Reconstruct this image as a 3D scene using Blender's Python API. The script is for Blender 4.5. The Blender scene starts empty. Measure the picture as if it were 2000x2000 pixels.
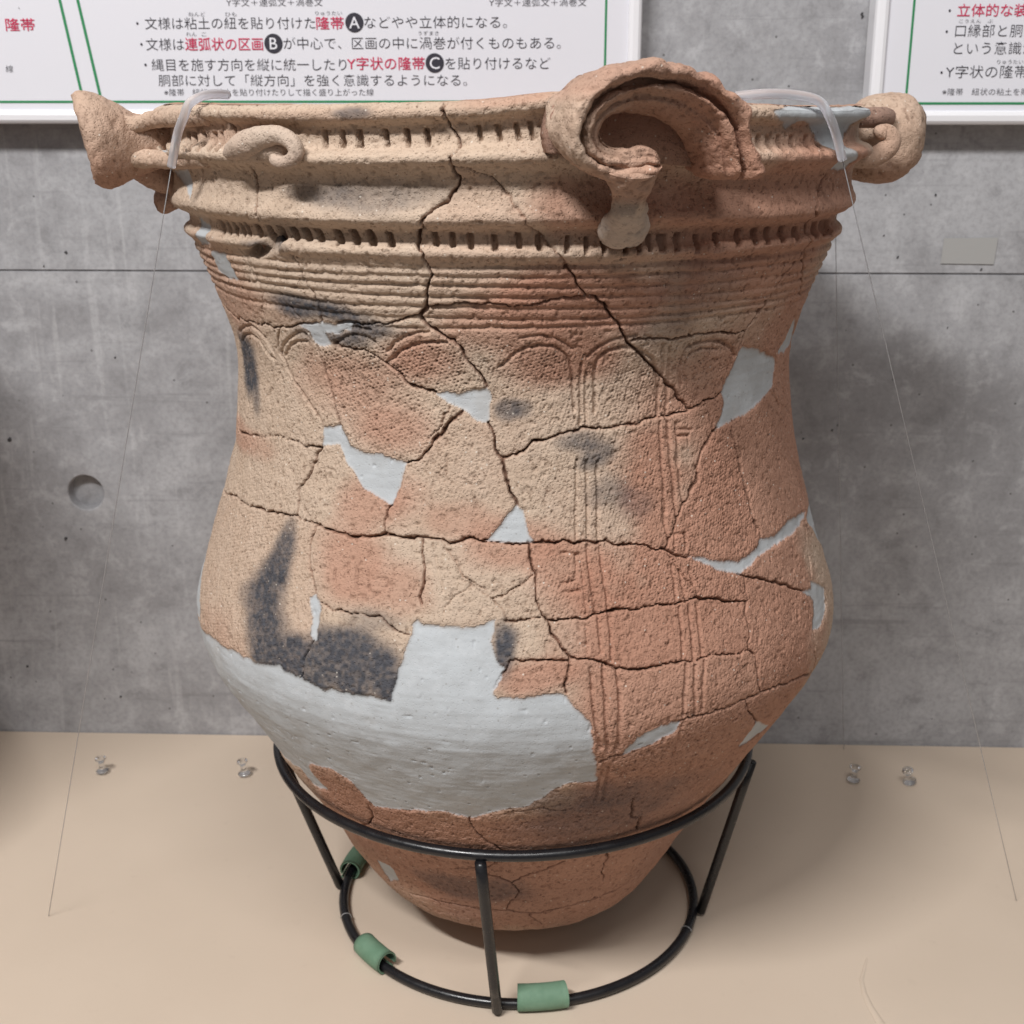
import bpy, bmesh, math, random
import numpy as np
from mathutils import Vector, Matrix

# ------------------------------------------------------------------ camera, light
SC = bpy.context.scene
COL = SC.collection
cam = bpy.data.objects.new("camera", bpy.data.cameras.new("camera"))
COL.objects.link(cam)
cam.location = (0, -1.0, 0.673)
cam.rotation_euler = (math.radians(90) - 0.299, 0, 0)
cam.data.sensor_width = 36
cam.data.lens = 36 * 2463 / 2000
cam.data.shift_x = -0.001
cam.data.clip_start = 0.02
cam.data.clip_end = 50
cam.data.dof.use_dof = True
cam.data.dof.focus_distance = 0.80
cam.data.dof.aperture_fstop = 15
SC.camera = cam

W = bpy.data.worlds.new("World")
SC.world = W
W.use_nodes = True
W.node_tree.nodes["Background"].inputs[0].default_value = (1.0, 0.93, 0.91, 1)
W.node_tree.nodes["Background"].inputs[1].default_value = 0.135

def area(name, loc, target, sx, sy, power, color):
    l = bpy.data.lights.new(name, 'AREA')
    l.shape = 'RECTANGLE'; l.size = sx; l.size_y = sy; l.energy = power; l.color = color
    o = bpy.data.objects.new(name, l); COL.objects.link(o)
    o.location = loc
    o.rotation_euler = (Vector(target) - Vector(loc)).to_track_quat('-Z', 'Y').to_euler()
    return o
area("ceiling_lamp", (-1.12, -1.88, 2.75), (0, 0, 0.45), 1.1, 0.10, 100, (1.0, 0.985, 0.97))
area("ceiling_lamp", (0.30, -1.88, 2.75), (0, 0, 0.45), 1.1, 0.10, 25, (1.0, 0.985, 0.97))
area("fill_lamp", (0.3, -3.2, 2.4), (0, 0, 0.4), 2.0, 1.0, 5.5, (0.97, 0.97, 1.0))  # added front fill light, stands for no fixture

SC.render.engine = 'CYCLES'
SC.view_settings.view_transform = 'Standard'
SC.view_settings.look = 'None'
SC.view_settings.exposure = 0
SC.view_settings.gamma = 1
SC.cycles.use_denoising = True
SC.cycles.max_bounces = 8

# ------------------------------------------------------------------ traced data (theta in 0.1 deg, height in 0.1 mm)
K = [
 (3.6,[(-83,6834),(-84,6754),(-78,6705),(-70,6665),(-68,6594),(-77,6544),(-75,6492),(-69,6429),(-72,6388),(-83,6345),(-88,6293),(-106,6261),(-115,6230),(-119,6187),(-120,6129),(-131,6096),(-132,6031),(-125,5987),(-122,5919),(-117,5851),(-126,5792),(-129,5721),(-134,5643),(-147,5593)]),
 (2.4,[(-148,5592),(-138,5542),(-119,5483),(-99,5438),(-82,5383),(-73,5310),(-58,5226),(-47,5164),(-43,5138)]),
 (2.2,[(-134,5656),(-119,5653),(-84,5672),(-36,5675),(24,5675),(43,5690),(71,5713),(107,5725)]),
 (2.2,[(-149,5594),(-176,5563),(-219,5534),(-264,5527),(-294,5513)]),
 (1.3,[(-73,6487),(-50,6466),(-14,6378),(0,6295),(12,6223),(27,6134),(54,6036),(68,5957),(73,5911),(89,5842),(105,5736)]),
 (2.2,[(72,5911),(90,5832),(106,5731),(122,5709),(138,5676),(148,5623),(161,5549),(177,5483),(191,5407),(211,5338),(247,5231),(269,5139),(291,5056),(320,4938)]),
 (2.0,[(319,4928),(285,4900),(230,4889),(202,4867),(173,4849),(144,4856),(116,4862),(92,4851),(67,4808),(37,4790),(19,4735),(3,4704),(-21,4681)]),
 (2.0,[(317,4930),(360,4964),(403,4991)]),
 (2.2,[(-43,4906),(-36,4836),(-30,4744),(-19,4663),(-11,4551),(0,4461),(9,4371)]),
 (1.8,[(-316,5362),(-290,5355),(-258,5354),(-235,5323),(-217,5275),(-197,5204),(-183,5145),(-166,5107),(-138,5102),(-132,5093)]),
 (2.6,[(-89,4982),(-97,4966),(-119,4850),(-152,4699),(-164,4655),(-182,4623)]),
 (1.2,[(-108,5011),(-122,4887),(-142,4790)]),
 (2.0,[(-206,4355),(-209,4343),(-213,4290),(-218,4236),(-214,4162)]),
 (2.2,[(-840,4460),(-768,3981),(-636,4081),(-560,4099),(-484,4129),(-419,4155),(-387,4158),(-355,4144),(-328,4115),(-301,4116),(-269,4110),(-242,4129),(-214,4162),(-185,4154),(-152,4160),(-130,4157),(-103,4148),(-77,4163),(-51,4167),(-43,4171)]),
 (2.0,[(-65,4173),(-46,4154),(36,4149),(76,4150),(109,4144),(159,4124),(210,4085),(253,4045),(267,4012),(296,3962)]),
 (1.8,[(-800,5000),(-686,4530),(-596,4568),(-531,4612),(-484,4656),(-443,4650),(-407,4640),(-360,4651)]),
 (1.8,[(-362,4645),(-376,4561),(-391,4445),(-404,4361),(-409,4260),(-406,4171)]),
 (2.4,[(-353,4145),(-360,4051),(-357,3970),(-350,3870),(-339,3775),(-330,3699)]),
 (1.6,[(-316,3664),(-294,3635),(-265,3636),(-239,3643),(-211,3638),(-191,3604),(-169,3561),(-158,3552)]),
 (1.6,[(-317,3403),(-323,3335),(-328,3247),(-327,3168)]),
 (2.0,[(-150,4161),(-147,4063),(-142,3965),(-139,3887),(-142,3817),(-143,3753)]),
 (0.9,[(-119,4140),(-97,4047),(-77,3943),(-62,3901),(-41,3860)]),
 (0.9,[(-62,3896),(-81,3834),(-98,3762),(-107,3692)]),
 (1.0,[(-468,5874),(-461,5792),(-460,5717),(-458,5664),(-477,5536),(-474,5428)]),
 (1.8,[(-351,5938),(-347,5913),(-343,5859),(-341,5788),(-335,5737),(-326,5698),(-328,5613),(-331,5507)]),
 (1.8,[(-780,5480),(-620,5413),(-539,5420),(-474,5428),(-446,5424),(-408,5451),(-366,5478),(-342,5497)]),
 (1.6,[(-446,5424),(-463,5299),(-465,5231),(-442,5110),(-427,5040),(-401,4955),(-367,4844),(-357,4795)]),
 (2.0,[(-353,5343),(-353,5249),(-348,5153),(-340,5060),(-334,4987),(-326,4906),(-318,4815)]),
 (0.8,[(-402,5599),(-376,5523)]),
 (1.6,[(-745,6810),(-745,6779),(-745,6692)]),
 (1.8,[(-440,6822),(-440,6735),(-426,6702),(-424,6604),(-413,6551)]),
 (1.4,[(-389,6474),(-393,6317),(-385,6185),(-389,6160)]),
 (1.4,[(-566,6253),(-558,6170)]),
 (1.2,[(-486,5873),(-471,5828),(-463,5719)]),
 (2.6,[(524,6430),(520,6404),(506,6313),(490,6210),(514,6149),(518,6052),(533,5921),(551,5800),(587,5682),(618,5564)]),
 (2.0,[(528,5895),(490,5759),(482,5675),(476,5601),(456,5512),(438,5443),(436,5389),(434,5295)]),
 (1.6,[(563,5775),(587,5676),(628,5533)]),
 (1.6,[(195,5428),(241,5427),(294,5422),(333,5435),(387,5415),(436,5405)]),
 (2.0,[(390,4766),(373,4700),(354,4646),(343,4566),(336,4486),(317,4381),(293,4257)]),
 (1.8,[(434,4795),(433,4664),(448,4523),(451,4401),(458,4274),(463,4137)]),
 (1.0,[(583,4925),(612,4814),(626,4746)]),
 (2.2,[(339,4491),(337,4439),(307,4337),(288,4230),(272,4136),(260,4035)]),
 (1.6,[(450,4419),(454,4375),(463,4216),(465,4092),(474,3988),(471,3922)]),
 (2.4,[(23,4162),(29,4040),(35,3941),(34,3819),(43,3709),(53,3660),(59,3586),(70,3512),(82,3449)]),
 (1.1,[(35,3947),(12,3894),(-13,3832),(-30,3795)]),
 (0.9,[(-82,3935),(-63,3889),(-47,3842),(-31,3795),(-8,3675)]),
 (1.6,[(-11,3673),(20,3675),(43,3691)]),
 (1.8,[(53,3662),(90,3671),(127,3691),(153,3706),(199,3698),(254,3691),(292,3691),(304,3701)]),
 (1.2,[(304,3701),(303,3759),(287,3834),(271,3921),(260,4023)]),
 (1.7,[(304,3701),(346,3648),(406,3593)]),
 (1.8,[(410,3736),(405,3608),(397,3470),(396,3364),(388,3273),(399,3227),(402,3083),(409,2945)]),
 (2.2,[(396,3781),(437,3710),(477,3648),(521,3570),(578,3450)]),
 (1.0,[(674,3886),(648,3744),(634,3612),(617,3478)]),
 (1.0,[(584,3169),(583,2993),(630,2735)]),
 (1.7,[(704,2800),(629,2793),(630,2735),(528,2873),(460,2923),(412,2942),(375,2938),(334,2931),(296,2931),(267,2933),(248,2909)]),
 (1.8,[(82,3449),(98,3421),(119,3426),(143,3374),(169,3325),(207,3328),(241,3330),(275,3310),(308,3314),(346,3297),(390,3271)]),
 (2.2,[(82,3449),(77,3353),(75,3226)]),
 (1.8,[(-7,3423),(20,3446),(48,3431),(82,3418)]),
 (2.0,[(-4,3429),(-15,3350),(-29,3264)]),
 (2.0,[(129,2678),(149,2722),(165,2731)]),
 (1.8,[(374,2933),(387,2824),(441,2627)]),
 (2.2,[(-292,2007),(-302,1837),(-339,1692),(-405,1545)]),
 (1.6,[(-80,2089),(-75,1919),(-52,1793),(-32,1715),(-5,1602)]),
 (2.2,[(220,2182),(225,2100),(242,1925),(268,1864),(280,1717)]),
 (1.3,[(-15,2147),(48,2206),(99,2156)]),
 (1.8,[(-74,1342),(-38,1294),(-6,1238),(17,1084),(-7,931),(-24,822)]),
 (1.8,[(-371,749),(-229,808),(-115,807),(-24,822),(40,773),(88,774),(188,846),(261,847),(342,846),(390,916)]),
 (1.2,[(-143,1360),(-56,1439),(-29,1539)]),
 (1.5,[(0,1238),(67,1374),(124,1495)]),
 (1.8,[(227,1525),(241,1348),(238,1266),(262,1093)]),
 (1.4,[(67,781),(55,738),(108,563)]),
]
P = [
 [(-133,5096),(-94,5092),(-45,5138),(-36,5112),(-38,4998),(-43,4901),(-59,4910),(-78,4964),(-89,4993),(-111,5032)],
 [(-357,4776),(-326,4818),(-315,4818),(-306,4759),(-297,4704),(-277,4677),(-229,4660),(-181,4629),(-191,4523),(-204,4350),(-240,4392),(-266,4442),(-284,4516),(-306,4578),(-318,4689),(-343,4682),(-360,4656)],
 [(6,4382),(19,4350),(25,4199),(37,4151),(-46,4154),(-17,4287)],
 [(440,5281),(444,5291),(488,5263),(520,5213),(576,5148),(592,5103),(593,4954),(541,4884),(491,4827),(434,4795),(394,4758),(386,4779),(408,4875),(407,4930),(403,4996),(414,5089),(429,5170)],
 [(295,3976),(357,3900),(407,3858),(459,3892),(476,3945),(520,3915),(579,3968),(687,3924),(665,3889),(582,3864),(499,3853),(453,3829),(401,3773),(349,3847),(319,3915)],
 [(814,3886),(880,4000),(880,3300),(820,3484),(740,3642),(678,3881)],
 [(616,3486),(684,3330),(659,3181),(603,3131),(579,3169),(611,3346),(569,3454),(611,3434)],
 [(163,2720),(178,2842),(217,2936),(251,2910),(240,2834),(209,2780)],
 [(439,2641),(549,2364),(443,2353)],
 [(-670,3028),(-587,3091),(-480,3126),(-428,3137),(-378,3182),(-324,3159),(-283,3118),(-242,3146),(-175,3138),(-166,3378),(-154,3575),(-153,3627),(-146,3669),(-136,3626),(-104,3629),(-75,3628),(-54,3639),(-25,3679),(-32,3548),(-24,3433),(-12,3390),(-14,3332),(-30,3243),(-24,3207),(27,3214),(68,3229),(81,3173),(109,3036),(117,2812),(127,2618),(127,2569),(139,2458),(91,2479),(63,2396),(29,2236),(-29,2164),(-79,2073),(-130,2129),(-279,1999),(-293,2103),(-301,2256),(-333,2336),(-395,2276),(-420,2204),(-427,2084),(-411,1955),(-475,1887),(-482,2055),(-950,1650),(-1100,1500),(-1100,3000)],
 [(-330,3699),(-319,3678),(-313,3631),(-314,3568),(-310,3429),(-313,3400),(-321,3420),(-331,3554),(-340,3671)],
 [(-342,5503),(-327,5513),(-295,5508),(-264,5530),(-275,5477),(-299,5453),(-327,5433),(-319,5355),(-342,5341),(-359,5357),(-363,5431),(-390,5458)],
 [(-710,6406),(-598,6415),(-584,6309),(-582,6238),(-619,6315)],
 [(-628,6102),(-572,6056),(-572,5944),(-649,5918),(-627,6002)],
 [(-597,5897),(-533,5894),(-530,5808),(-523,5722),(-566,5705),(-605,5753)],
 [(-733,6511),(-623,6558),(-590,6548),(-749,6445),(-742,6446)],
 [(356,6810),(357,6792),(401,6707),(424,6757),(467,6694),(498,6604),(536,6449),(615,6439),(567,6587),(585,6679),(652,6759),(860,6720),(860,7000),(400,7000)],
 [(640,5413),(768,5174),(631,5149),(590,5174),(619,5250),(629,5349)],
 [(-456,1042),(-389,1061),(-389,876),(-465,761)],
 [(-776,4595),(-730,4437),(-813,4168),(-784,4020),(-820,3704),(-776,3477),(-737,3276),(-671,3076),(-1100,2800),(-1100,5300)],
]
G = [
 (2.6,0.9,[(12,5460),(45,5479),(68,5457),(86,5414),(97,5381)]),
 (2.8,1.1,[(-21,5270),(-16,5281),(-3,5345),(18,5397),(43,5417),(63,5405),(80,5362),(94,5286),(101,5200),(102,5075),(105,4981)]),
 (2.8,1.0,[(122,5325),(137,5386),(160,5434),(181,5451),(200,5458)]),
 (3.2,1.2,[(140,4965),(141,5079),(138,5194),(137,5258),(142,5311),(159,5361),(181,5383),(210,5360),(237,5299),(252,5187),(258,5058),(259,4921)]),
 (2.4,0.9,[(113,5284),(116,4887)]),
 (2.4,0.9,[(123,5218),(126,4886)]),
 (2.6,0.9,[(107,4655),(103,4164)]),
 (3,1.1,[(125,4652),(122,4159)]),
 (3,1.1,[(144,4647),(140,4155)]),
 (3.2,1.1,[(120,4110),(122,3962),(125,3801),(127,3703)]),
 (3.2,1.1,[(142,4104),(143,3943),(147,3781),(148,3708)]),
 (2.4,0.6,[(108,4064),(111,3855),(113,3707)]),
 (3,1.0,[(130,3678),(131,3567),(132,3458)]),
 (3,1.0,[(148,3684),(148,3561),(146,3403)]),
 (2.4,0.7,[(110,3623),(111,3465)]),
 (3.4,1.2,[(114,3367),(114,3168),(118,2977),(127,2813)]),
 (3.6,1.3,[(132,3372),(132,3187),(133,3000),(138,2789)]),
 (3.6,1.3,[(153,3338),(153,3150),(153,2956),(152,2778)]),
 (3,0.8,[(137,2658),(138,2487),(143,2233)]),
 (3,0.8,[(146,2651),(150,2476),(159,2218)]),
 (2.8,1.0,[(253,5381),(262,5228),(258,5080),(260,4932)]),
 (2.8,1.0,[(266,5367),(277,5127),(277,4915)]),
 (2.8,1.1,[(262,4858),(263,4658),(265,4449),(267,4271)]),
 (3.0,1.2,[(279,4852),(281,4651),(285,4440),(285,4262)]),
 (2.8,1.1,[(295,4834),(296,4643),(298,4433),(302,4326)]),
 (2.8,1.1,[(261,4349),(262,4180),(264,4090)]),
 (2.8,1.0,[(283,4429),(284,4311),(284,4233)]),
 (2.8,1.0,[(264,3937),(266,3835),(264,3697)]),
 (2.8,1.0,[(279,3877),(280,3774),(281,3699)]),
 (2.8,1.0,[(297,3891),(302,3785)]),
 (3,1.1,[(269,3656),(267,3519),(261,3334)]),
 (3,1.2,[(286,3644),(284,3481),(279,3320)]),
 (3,1.1,[(301,3646),(299,3494),(295,3332)]),
 (3,1.2,[(263,3294),(258,3142),(253,2964)]),
 (3,1.2,[(279,3281),(273,3128),(274,2957)]),
 (3,1.1,[(296,3293),(289,3140),(287,2973)]),
 (3,0.8,[(254,2883),(254,2765),(256,2606)]),
 (2.6,0.9,[(295,4803),(327,4788)]),
 (2.6,0.9,[(300,4753),(319,4749)]),
 (2.6,0.9,[(76,4077),(105,4071)]),
 (2.6,0.9,[(101,4066),(99,3906)]),
 (2.6,0.9,[(77,3896),(99,3906)]),
 (2.6,0.9,[(79,3843),(105,3837)]),
 (2.4,0.8,[(278,4127),(275,4020)]),
 (2.4,0.8,[(300,4120),(295,4008)]),
 (2.4,0.8,[(278,4127),(299,4114)]),
 (3.4,1.2,[(304,5100),(296,5194),(297,5281),(300,5334),(318,5365),(353,5374),(385,5350),(411,5300),(424,5239)]),
 (2.6,0.9,[(316,5101),(307,5169),(306,5256),(316,5307),(342,5329),(374,5311)]),
 (3,1.1,[(-210,5351),(-196,5408),(-175,5454),(-152,5485),(-134,5493)]),
 (3.2,1.2,[(-211,5282),(-191,5345),(-169,5393),(-141,5419),(-107,5424)]),
 (3,1.0,[(-311,5374),(-288,5425),(-267,5453),(-244,5438),(-231,5399)]),
 (3,1.0,[(-299,5453),(-277,5487),(-258,5503),(-235,5488)]),
 (2.8,1.0,[(-462,5232),(-447,5307),(-416,5376),(-387,5422),(-374,5394)]),
 (2.8,1.0,[(-451,5227),(-429,5304),(-402,5349),(-377,5360)]),
 (3,1.0,[(-637,5299),(-588,5366),(-552,5391),(-523,5371),(-501,5325),(-487,5242)]),
 (3,1.0,[(-640,5227),(-603,5295),(-566,5326),(-530,5300),(-512,5229),(-489,5185)]),
 (2.0,0.7,[(-658,4345),(-672,4187),(-675,4076)]),
 (2.0,0.7,[(-623,4388),(-634,4225),(-636,4104)]),
 (2.0,0.7,[(-638,4363),(-652,4208),(-654,4092)]),
 (2.0,0.6,[(-125,4050),(-116,3934),(-108,3838)]),
]
N = [
 (-258,6696,-256,6619,39,50),
 (-230,6696,-228,6619,37,50),
 (-204,6696,-202,6620,36,50),
 (-168,6697,-165,6621,35,50),
 (-138,6697,-136,6621,34,50),
 (-112,6697,-109,6622,33,50),
 (-44,6703,-41,6637,32,40),
 (-20,6703,-16,6637,32,40),
 (4,6703,8,6637,32,40),
 (22,6703,26,6637,32,40),
 (-258,6696,-256,6619,39,50),
 (-230,6696,-229,6619,38,50),
 (-207,6696,-204,6620,36,50),
 (-545,6652,-521,6568,84,40),
 (-511,6653,-492,6570,73,40),
 (-479,6654,-462,6572,64,40),
 (-459,6655,-444,6573,53,40),
 (-567,6651,-540,6567,66,40),
 (-733,6645,-635,6560,210,40),
 (-745,6645,-708,6554,-5,40),
 (-742,6645,-752,6550,-5,40),
 (-739,6645,-748,6551,-6,40),
 (348,6655,344,6579,43,30),
 (366,6654,361,6578,44,30),
 (387,6654,382,6577,47,30),
 (414,6653,408,6575,51,30),
 (449,6652,442,6573,57,30),
 (480,6651,471,6572,65,30),
 (-526,6103,-514,6030,47,20),
 (-504,6106,-493,6033,43,20),
 (-484,6108,-474,6036,39,25),
 (-464,6110,-454,6038,37,25),
 (-449,6111,-439,6040,35,25),
 (-420,6113,-412,6042,47,40),
 (-393,6114,-385,6043,50,40),
 (-367,6115,-359,6044,50,50),
 (-341,6115,-334,6044,51,50),
 (-318,6114,-311,6044,53,50),
 (-295,6113,-288,6044,51,50),
 (-261,6111,-254,6042,52,50),
 (-235,6108,-228,6040,49,50),
 (-207,6105,-201,6037,51,50),
 (-177,6101,-171,6033,46,50),
 (-109,6108,-107,6043,37,40),
 (-85,6104,-83,6039,37,40),
 (-59,6100,-58,6035,36,40),
 (-26,6090,-24,6025,36,40),
 (7,6101,9,6036,36,40),
 (35,6090,37,6025,36,40),
 (75,6081,74,6010,31,42),
 (102,6074,101,6003,31,42),
 (127,6072,126,6001,31,42),
 (157,6075,156,6003,32,42),
 (176,6073,176,6001,33,42),
 (193,6082,192,6010,34,42),
 (210,6080,210,6007,35,42),
 (215,6077,212,5999,42,40),
 (237,6081,234,6002,43,40),
 (269,6069,267,5989,45,40),
 (303,6076,300,5996,48,40),
 (344,6094,341,6014,52,40),
 (379,6093,376,6012,57,40),
 (408,6094,405,6012,62,40),
 (444,6092,441,6009,69,40),
 (483,6076,481,5991,80,40),
 (553,6086,548,6000,109,40),
 (591,6089,585,6003,136,40),
 (621,6081,618,5992,168,40),
]
RED = [
 (454,6171,296,597,90),
 (121,6277,115,205,75),
 (98,5691,163,232,95),
 (181,5646,70,202,60),
 (393,5025,173,520,60),
 (658,4713,313,1037,100),
 (439,4157,233,714,90),
 (82,5326,103,189,80),
 (-33,5531,95,167,70),
 (-154,5315,79,174,80),
 (-276,5144,122,242,60),
 (-217,4860,86,200,70),
 (-372,5036,75,208,30),
 (-659,4522,176,117,70),
 (-231,4355,85,198,80),
 (-267,3942,84,288,80),
 (-180,3825,51,189,70),
 (-2,4148,91,158,70),
 (-86,4268,68,129,50),
 (95,3948,66,221,60),
 (280,3444,222,650,95),
 (431,2921,230,1641,100),
 (184,3013,136,840,90),
 (35,3334,67,126,80),
 (306,2047,350,1021,80),
 (-154,1932,303,554,75),
 (-284,2259,142,598,90),
 (135,1187,714,689,80),
 (250,4512,72,362,80),
 (-641,5625,167,364,60),
 (-460,5561,90,113,35),
 (-452,6672,138,92,35),
 (-737,6733,19,310,60),
 (-232,6788,175,42,30),
 (-1,6841,75,54,60),
 (-561,3000,110,355,30),
 (275,4003,140,192,60),
]
SOOT_SHADE = [  # burnt clay, plus a few blobs of painted shade
 (-362,3183,41,121,100),
 (-301,3142,37,106,100),
 (-238,3147,50,105,100),
 (-181,3188,31,138,100),
 (-422,3219,25,104,90),
 (-414,4056,20,104,50),
 (-417,3915,30,129,75),
 (-426,3752,37,134,85),
 (-436,3586,47,133,92),
 (-425,3425,53,147,100),
 (-402,3278,55,134,100),
 (-342,3307,45,128,90),
 (-493,3523,29,75,35),
 (-283,3426,41,108,95),
 (-238,3442,49,126,100),
 (-197,3372,37,158,100),
 (-242,3310,67,158,100),
 (-286,3275,45,139,100),
 (-182,3252,28,114,95),
 (-218,3615,51,69,35),
 (-13,3506,17,154,100),
 (-2,3584,14,62,50),
 (-309,5598,56,83,95),
 (-364,5597,52,78,75),
 (-272,5558,39,62,70),
 (-397,5620,50,66,40),
 (-238,5483,51,69,75),
 (-272,5405,50,63,60),
 (-323,5423,66,64,55),
 (-624,5151,48,146,85),
 (-615,4988,45,146,90),
 (-577,4847,23,124,55),
 (-10,4993,21,65,60),
 (16,4999,17,52,50),
 (111,4787,36,66,55),
 (143,4714,31,73,60),
 (129,4634,22,47,45),
 (163,4446,37,98,40),
 (208,4348,38,98,30),
 (104,2283,146,163,40),
 (185,2027,178,272,42),
 (-212,6329,98,87,42),  # this and the next: shade below the lip, painted on the neck
 (-276,6352,58,72,30),
 (-345,6128,51,64,25),
 (-206,6796,28,28,60),
 (-816,3760,4,263,50),
 (-818,3500,4,207,35),
 (-395,5990,47,34,60),  # painted shade in the chipped hollow
 (-118,1089,159,154,40),
 (281,5757,84,170,22),
 (243,5499,59,103,20),
 (168,6155,17,39,50),
 (-75,3248,44,30,20),
]
HOLE = [(-469,5909),(-411,5986),(-395,6031),(-365,6095),(-359,6028),(-377,5965),(-412,5932)]
TEXTS = [
 ('Y字文＋連弧文＋渦巻文', -0.2713, -0.1795, 0.7792, 0.0068, 'k'),
 ('Y字文＋連弧文＋渦巻文', -0.0218, 0.0698, 0.7785, 0.0068, 'k'),
 ('・', -0.3615, -0.3546, 0.759, 0.0109, 'k'),
 ('文様は粘土の紐を貼り付けた', -0.3507, -0.1873, 0.759, 0.0109, 'k'),
 ('隆帯', -0.1863, -0.1599, 0.7586, 0.0113, 'r'),
 ('などやや立体的になる。', -0.1403, -0.0049, 0.7594, 0.0109, 'k'),
 ('ねんど', -0.3083, -0.2921, 0.7703, 0.0041, 'k'),
 ('ひも', -0.2729, -0.2621, 0.7702, 0.0041, 'k'),
 ('りゅうたい', -0.1867, -0.1613, 0.7709, 0.004, 'k'),
 ('・', -0.3592, -0.3523, 0.7401, 0.0111, 'k'),
 ('文様は', -0.3513, -0.3146, 0.7401, 0.0111, 'k'),
 ('連弧状の区画', -0.3136, -0.2384, 0.74, 0.0115, 'r'),
 ('が中心で、区画の中に渦巻が付くものもある。', -0.2186, 0.0462, 0.7408, 0.011, 'k'),
 ('れん', -0.3117, -0.3018, 0.7525, 0.0041, 'k'),
 ('こ', -0.2968, -0.2924, 0.7524, 0.0041, 'k'),
 ('うずまき', -0.0892, -0.0697, 0.7529, 0.0041, 'k'),
 ('・', -0.3569, -0.3499, 0.7215, 0.0112, 'k'),
 ('縄目を施す方向を縦に統一したり', -0.3474, -0.1589, 0.7215, 0.0112, 'k'),
 ('Y字状の隆帯', -0.1583, -0.0835, 0.7222, 0.0116, 'r'),
 ('を貼り付けるなど', -0.0638, 0.0366, 0.7225, 0.0111, 'k'),
 ('胴部に対して「縦方向」を強く意識するようになる。', -0.3421, -0.0433, 0.7075, 0.0107, 'k'),
 ('※隆帯\u3000紐状の粘土を貼り付けたりして描く盛り上がった線', -0.3373, -0.1335, 0.6985, 0.0066, 'k'),
 ('、', -0.4745, -0.4676, 0.7771, 0.0063, 'k'),
 ('隆帯', -0.4858, -0.4574, 0.7579, 0.0114, 'r'),
 ('線', -0.4903, -0.4832, 0.7203, 0.0065, 'k'),
 ('・', 0.4052, 0.4118, 0.7684, 0.0107, 'k'),
 ('立体的な装', 0.4156, 0.4803, 0.7684, 0.0111, 'r'),
 ('こうえん\u3000ぶ', 0.4181, 0.4493, 0.7626, 0.0036, 'k'),
 ('・', 0.4042, 0.4109, 0.75, 0.0108, 'k'),
 ('口縁部と胴部', 0.4156, 0.4905, 0.7505, 0.0112, 'k'),
 ('という意識が', 0.4157, 0.4918, 0.7351, 0.0113, 'k'),
 ('りゅうたい', 0.4572, 0.4815, 0.7264, 0.0041, 'k'),
 ('・', 0.403, 0.4097, 0.7137, 0.011, 'k'),
 ('Y字状の隆帯', 0.4102, 0.4867, 0.7141, 0.0115, 'k'),
 ('※隆帯\u3000紐状の粘土を貼', 0.4088, 0.4895, 0.6985, 0.0064, 'k'),
]
BADGES = [('A', -0.1498, 0.7644, 0.0087), ('B', -0.2282, 0.7459, 0.0088), ('C', -0.074, 0.7281, 0.0088)]


# ------------------------------------------------------------------ helpers
def link(o, parent=None):
    COL.objects.link(o)
    if parent: o.parent = parent
    return o
def thing(name, label, cat, loc=(0, 0, 0), group=None):
    o = bpy.data.objects.new(name, None); link(o); o.location = loc
    o.empty_display_size = 0.02
    o['label'] = label; o['category'] = cat
    if group: o['group'] = group
    return o
def mesh_obj(name, verts, faces, mat, parent=None, smooth=True, label=None):
    me = bpy.data.meshes.new(name)
    me.from_pydata([tuple(v) for v in verts], [], [tuple(f) for f in faces])
    if smooth: me.polygons.foreach_set('use_smooth', [True] * len(me.polygons))
    me.update()
    if mat: me.materials.append(mat)
    o = bpy.data.objects.new(name, me); link(o, parent)
    if label: o['label'] = label
    return o
def from_bm(name, bm, mat, parent=None, smooth=False):
    me = bpy.data.meshes.new(name); bmesh.ops.recalc_face_normals(bm, faces=bm.faces[:])
    bm.to_mesh(me); bm.free()
    if smooth: me.polygons.foreach_set('use_smooth', [True] * len(me.polygons))
    if mat: me.materials.append(mat)
    return link(bpy.data.objects.new(name, me), parent)
def set_attr(me, name, arr):
    a = me.attributes.new(name, 'FLOAT_COLOR', 'POINT')
    a.data.foreach_set('color', np.ascontiguousarray(arr, dtype=np.float32).ravel())
def rot(o, parent_loc): pass

_rng = np.random.RandomState(7)
_TAB = _rng.rand(1 << 16).astype(np.float32)
def vnoise(P, seed=0):
    """value noise in [-1,1]; P (...,3)"""
    x = P[..., 0]; y = P[..., 1]; z = P[..., 2]
    xi = np.floor(x).astype(np.int64); yi = np.floor(y).astype(np.int64); zi = np.floor(z).astype(np.int64)
    fx = (x - xi).astype(np.float32); fy = (y - yi).astype(np.float32); fz = (z - zi).astype(np.float32)
    fx = fx * fx * (3 - 2 * fx); fy = fy * fy * (3 - 2 * fy); fz = fz * fz * (3 - 2 * fz)
    def h(a, b, c):
        k = (a * 73856093) ^ (b * 19349663) ^ (c * 83492791) ^ (seed * 2654435)
        k ^= (k >> 13); k *= 1274126177; k ^= (k >> 16)
        return _TAB[k & 0xFFFF]
    r = 0
    for dx, wx in ((0, 1 - fx), (1, fx)):
        for dy, wy in ((0, 1 - fy), (1, fy)):
            for dz, wz in ((0, 1 - fz), (1, fz)):
                r = r + wx * wy * wz * h(xi + dx, yi + dy, zi + dz)
    return r * 2 - 1
def fbm(P, octv=3, seed=0):
    r = 0; a = 1.0; s = 0
    for i in range(octv):
        r = r + a * vnoise(P * (2 ** i), seed + i * 17); s += a; a *= .5
    return r / s
def sstep(a, b, x):
    t = np.clip((x - a) / (b - a), 0, 1); return t * t * (3 - 2 * t)

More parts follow.
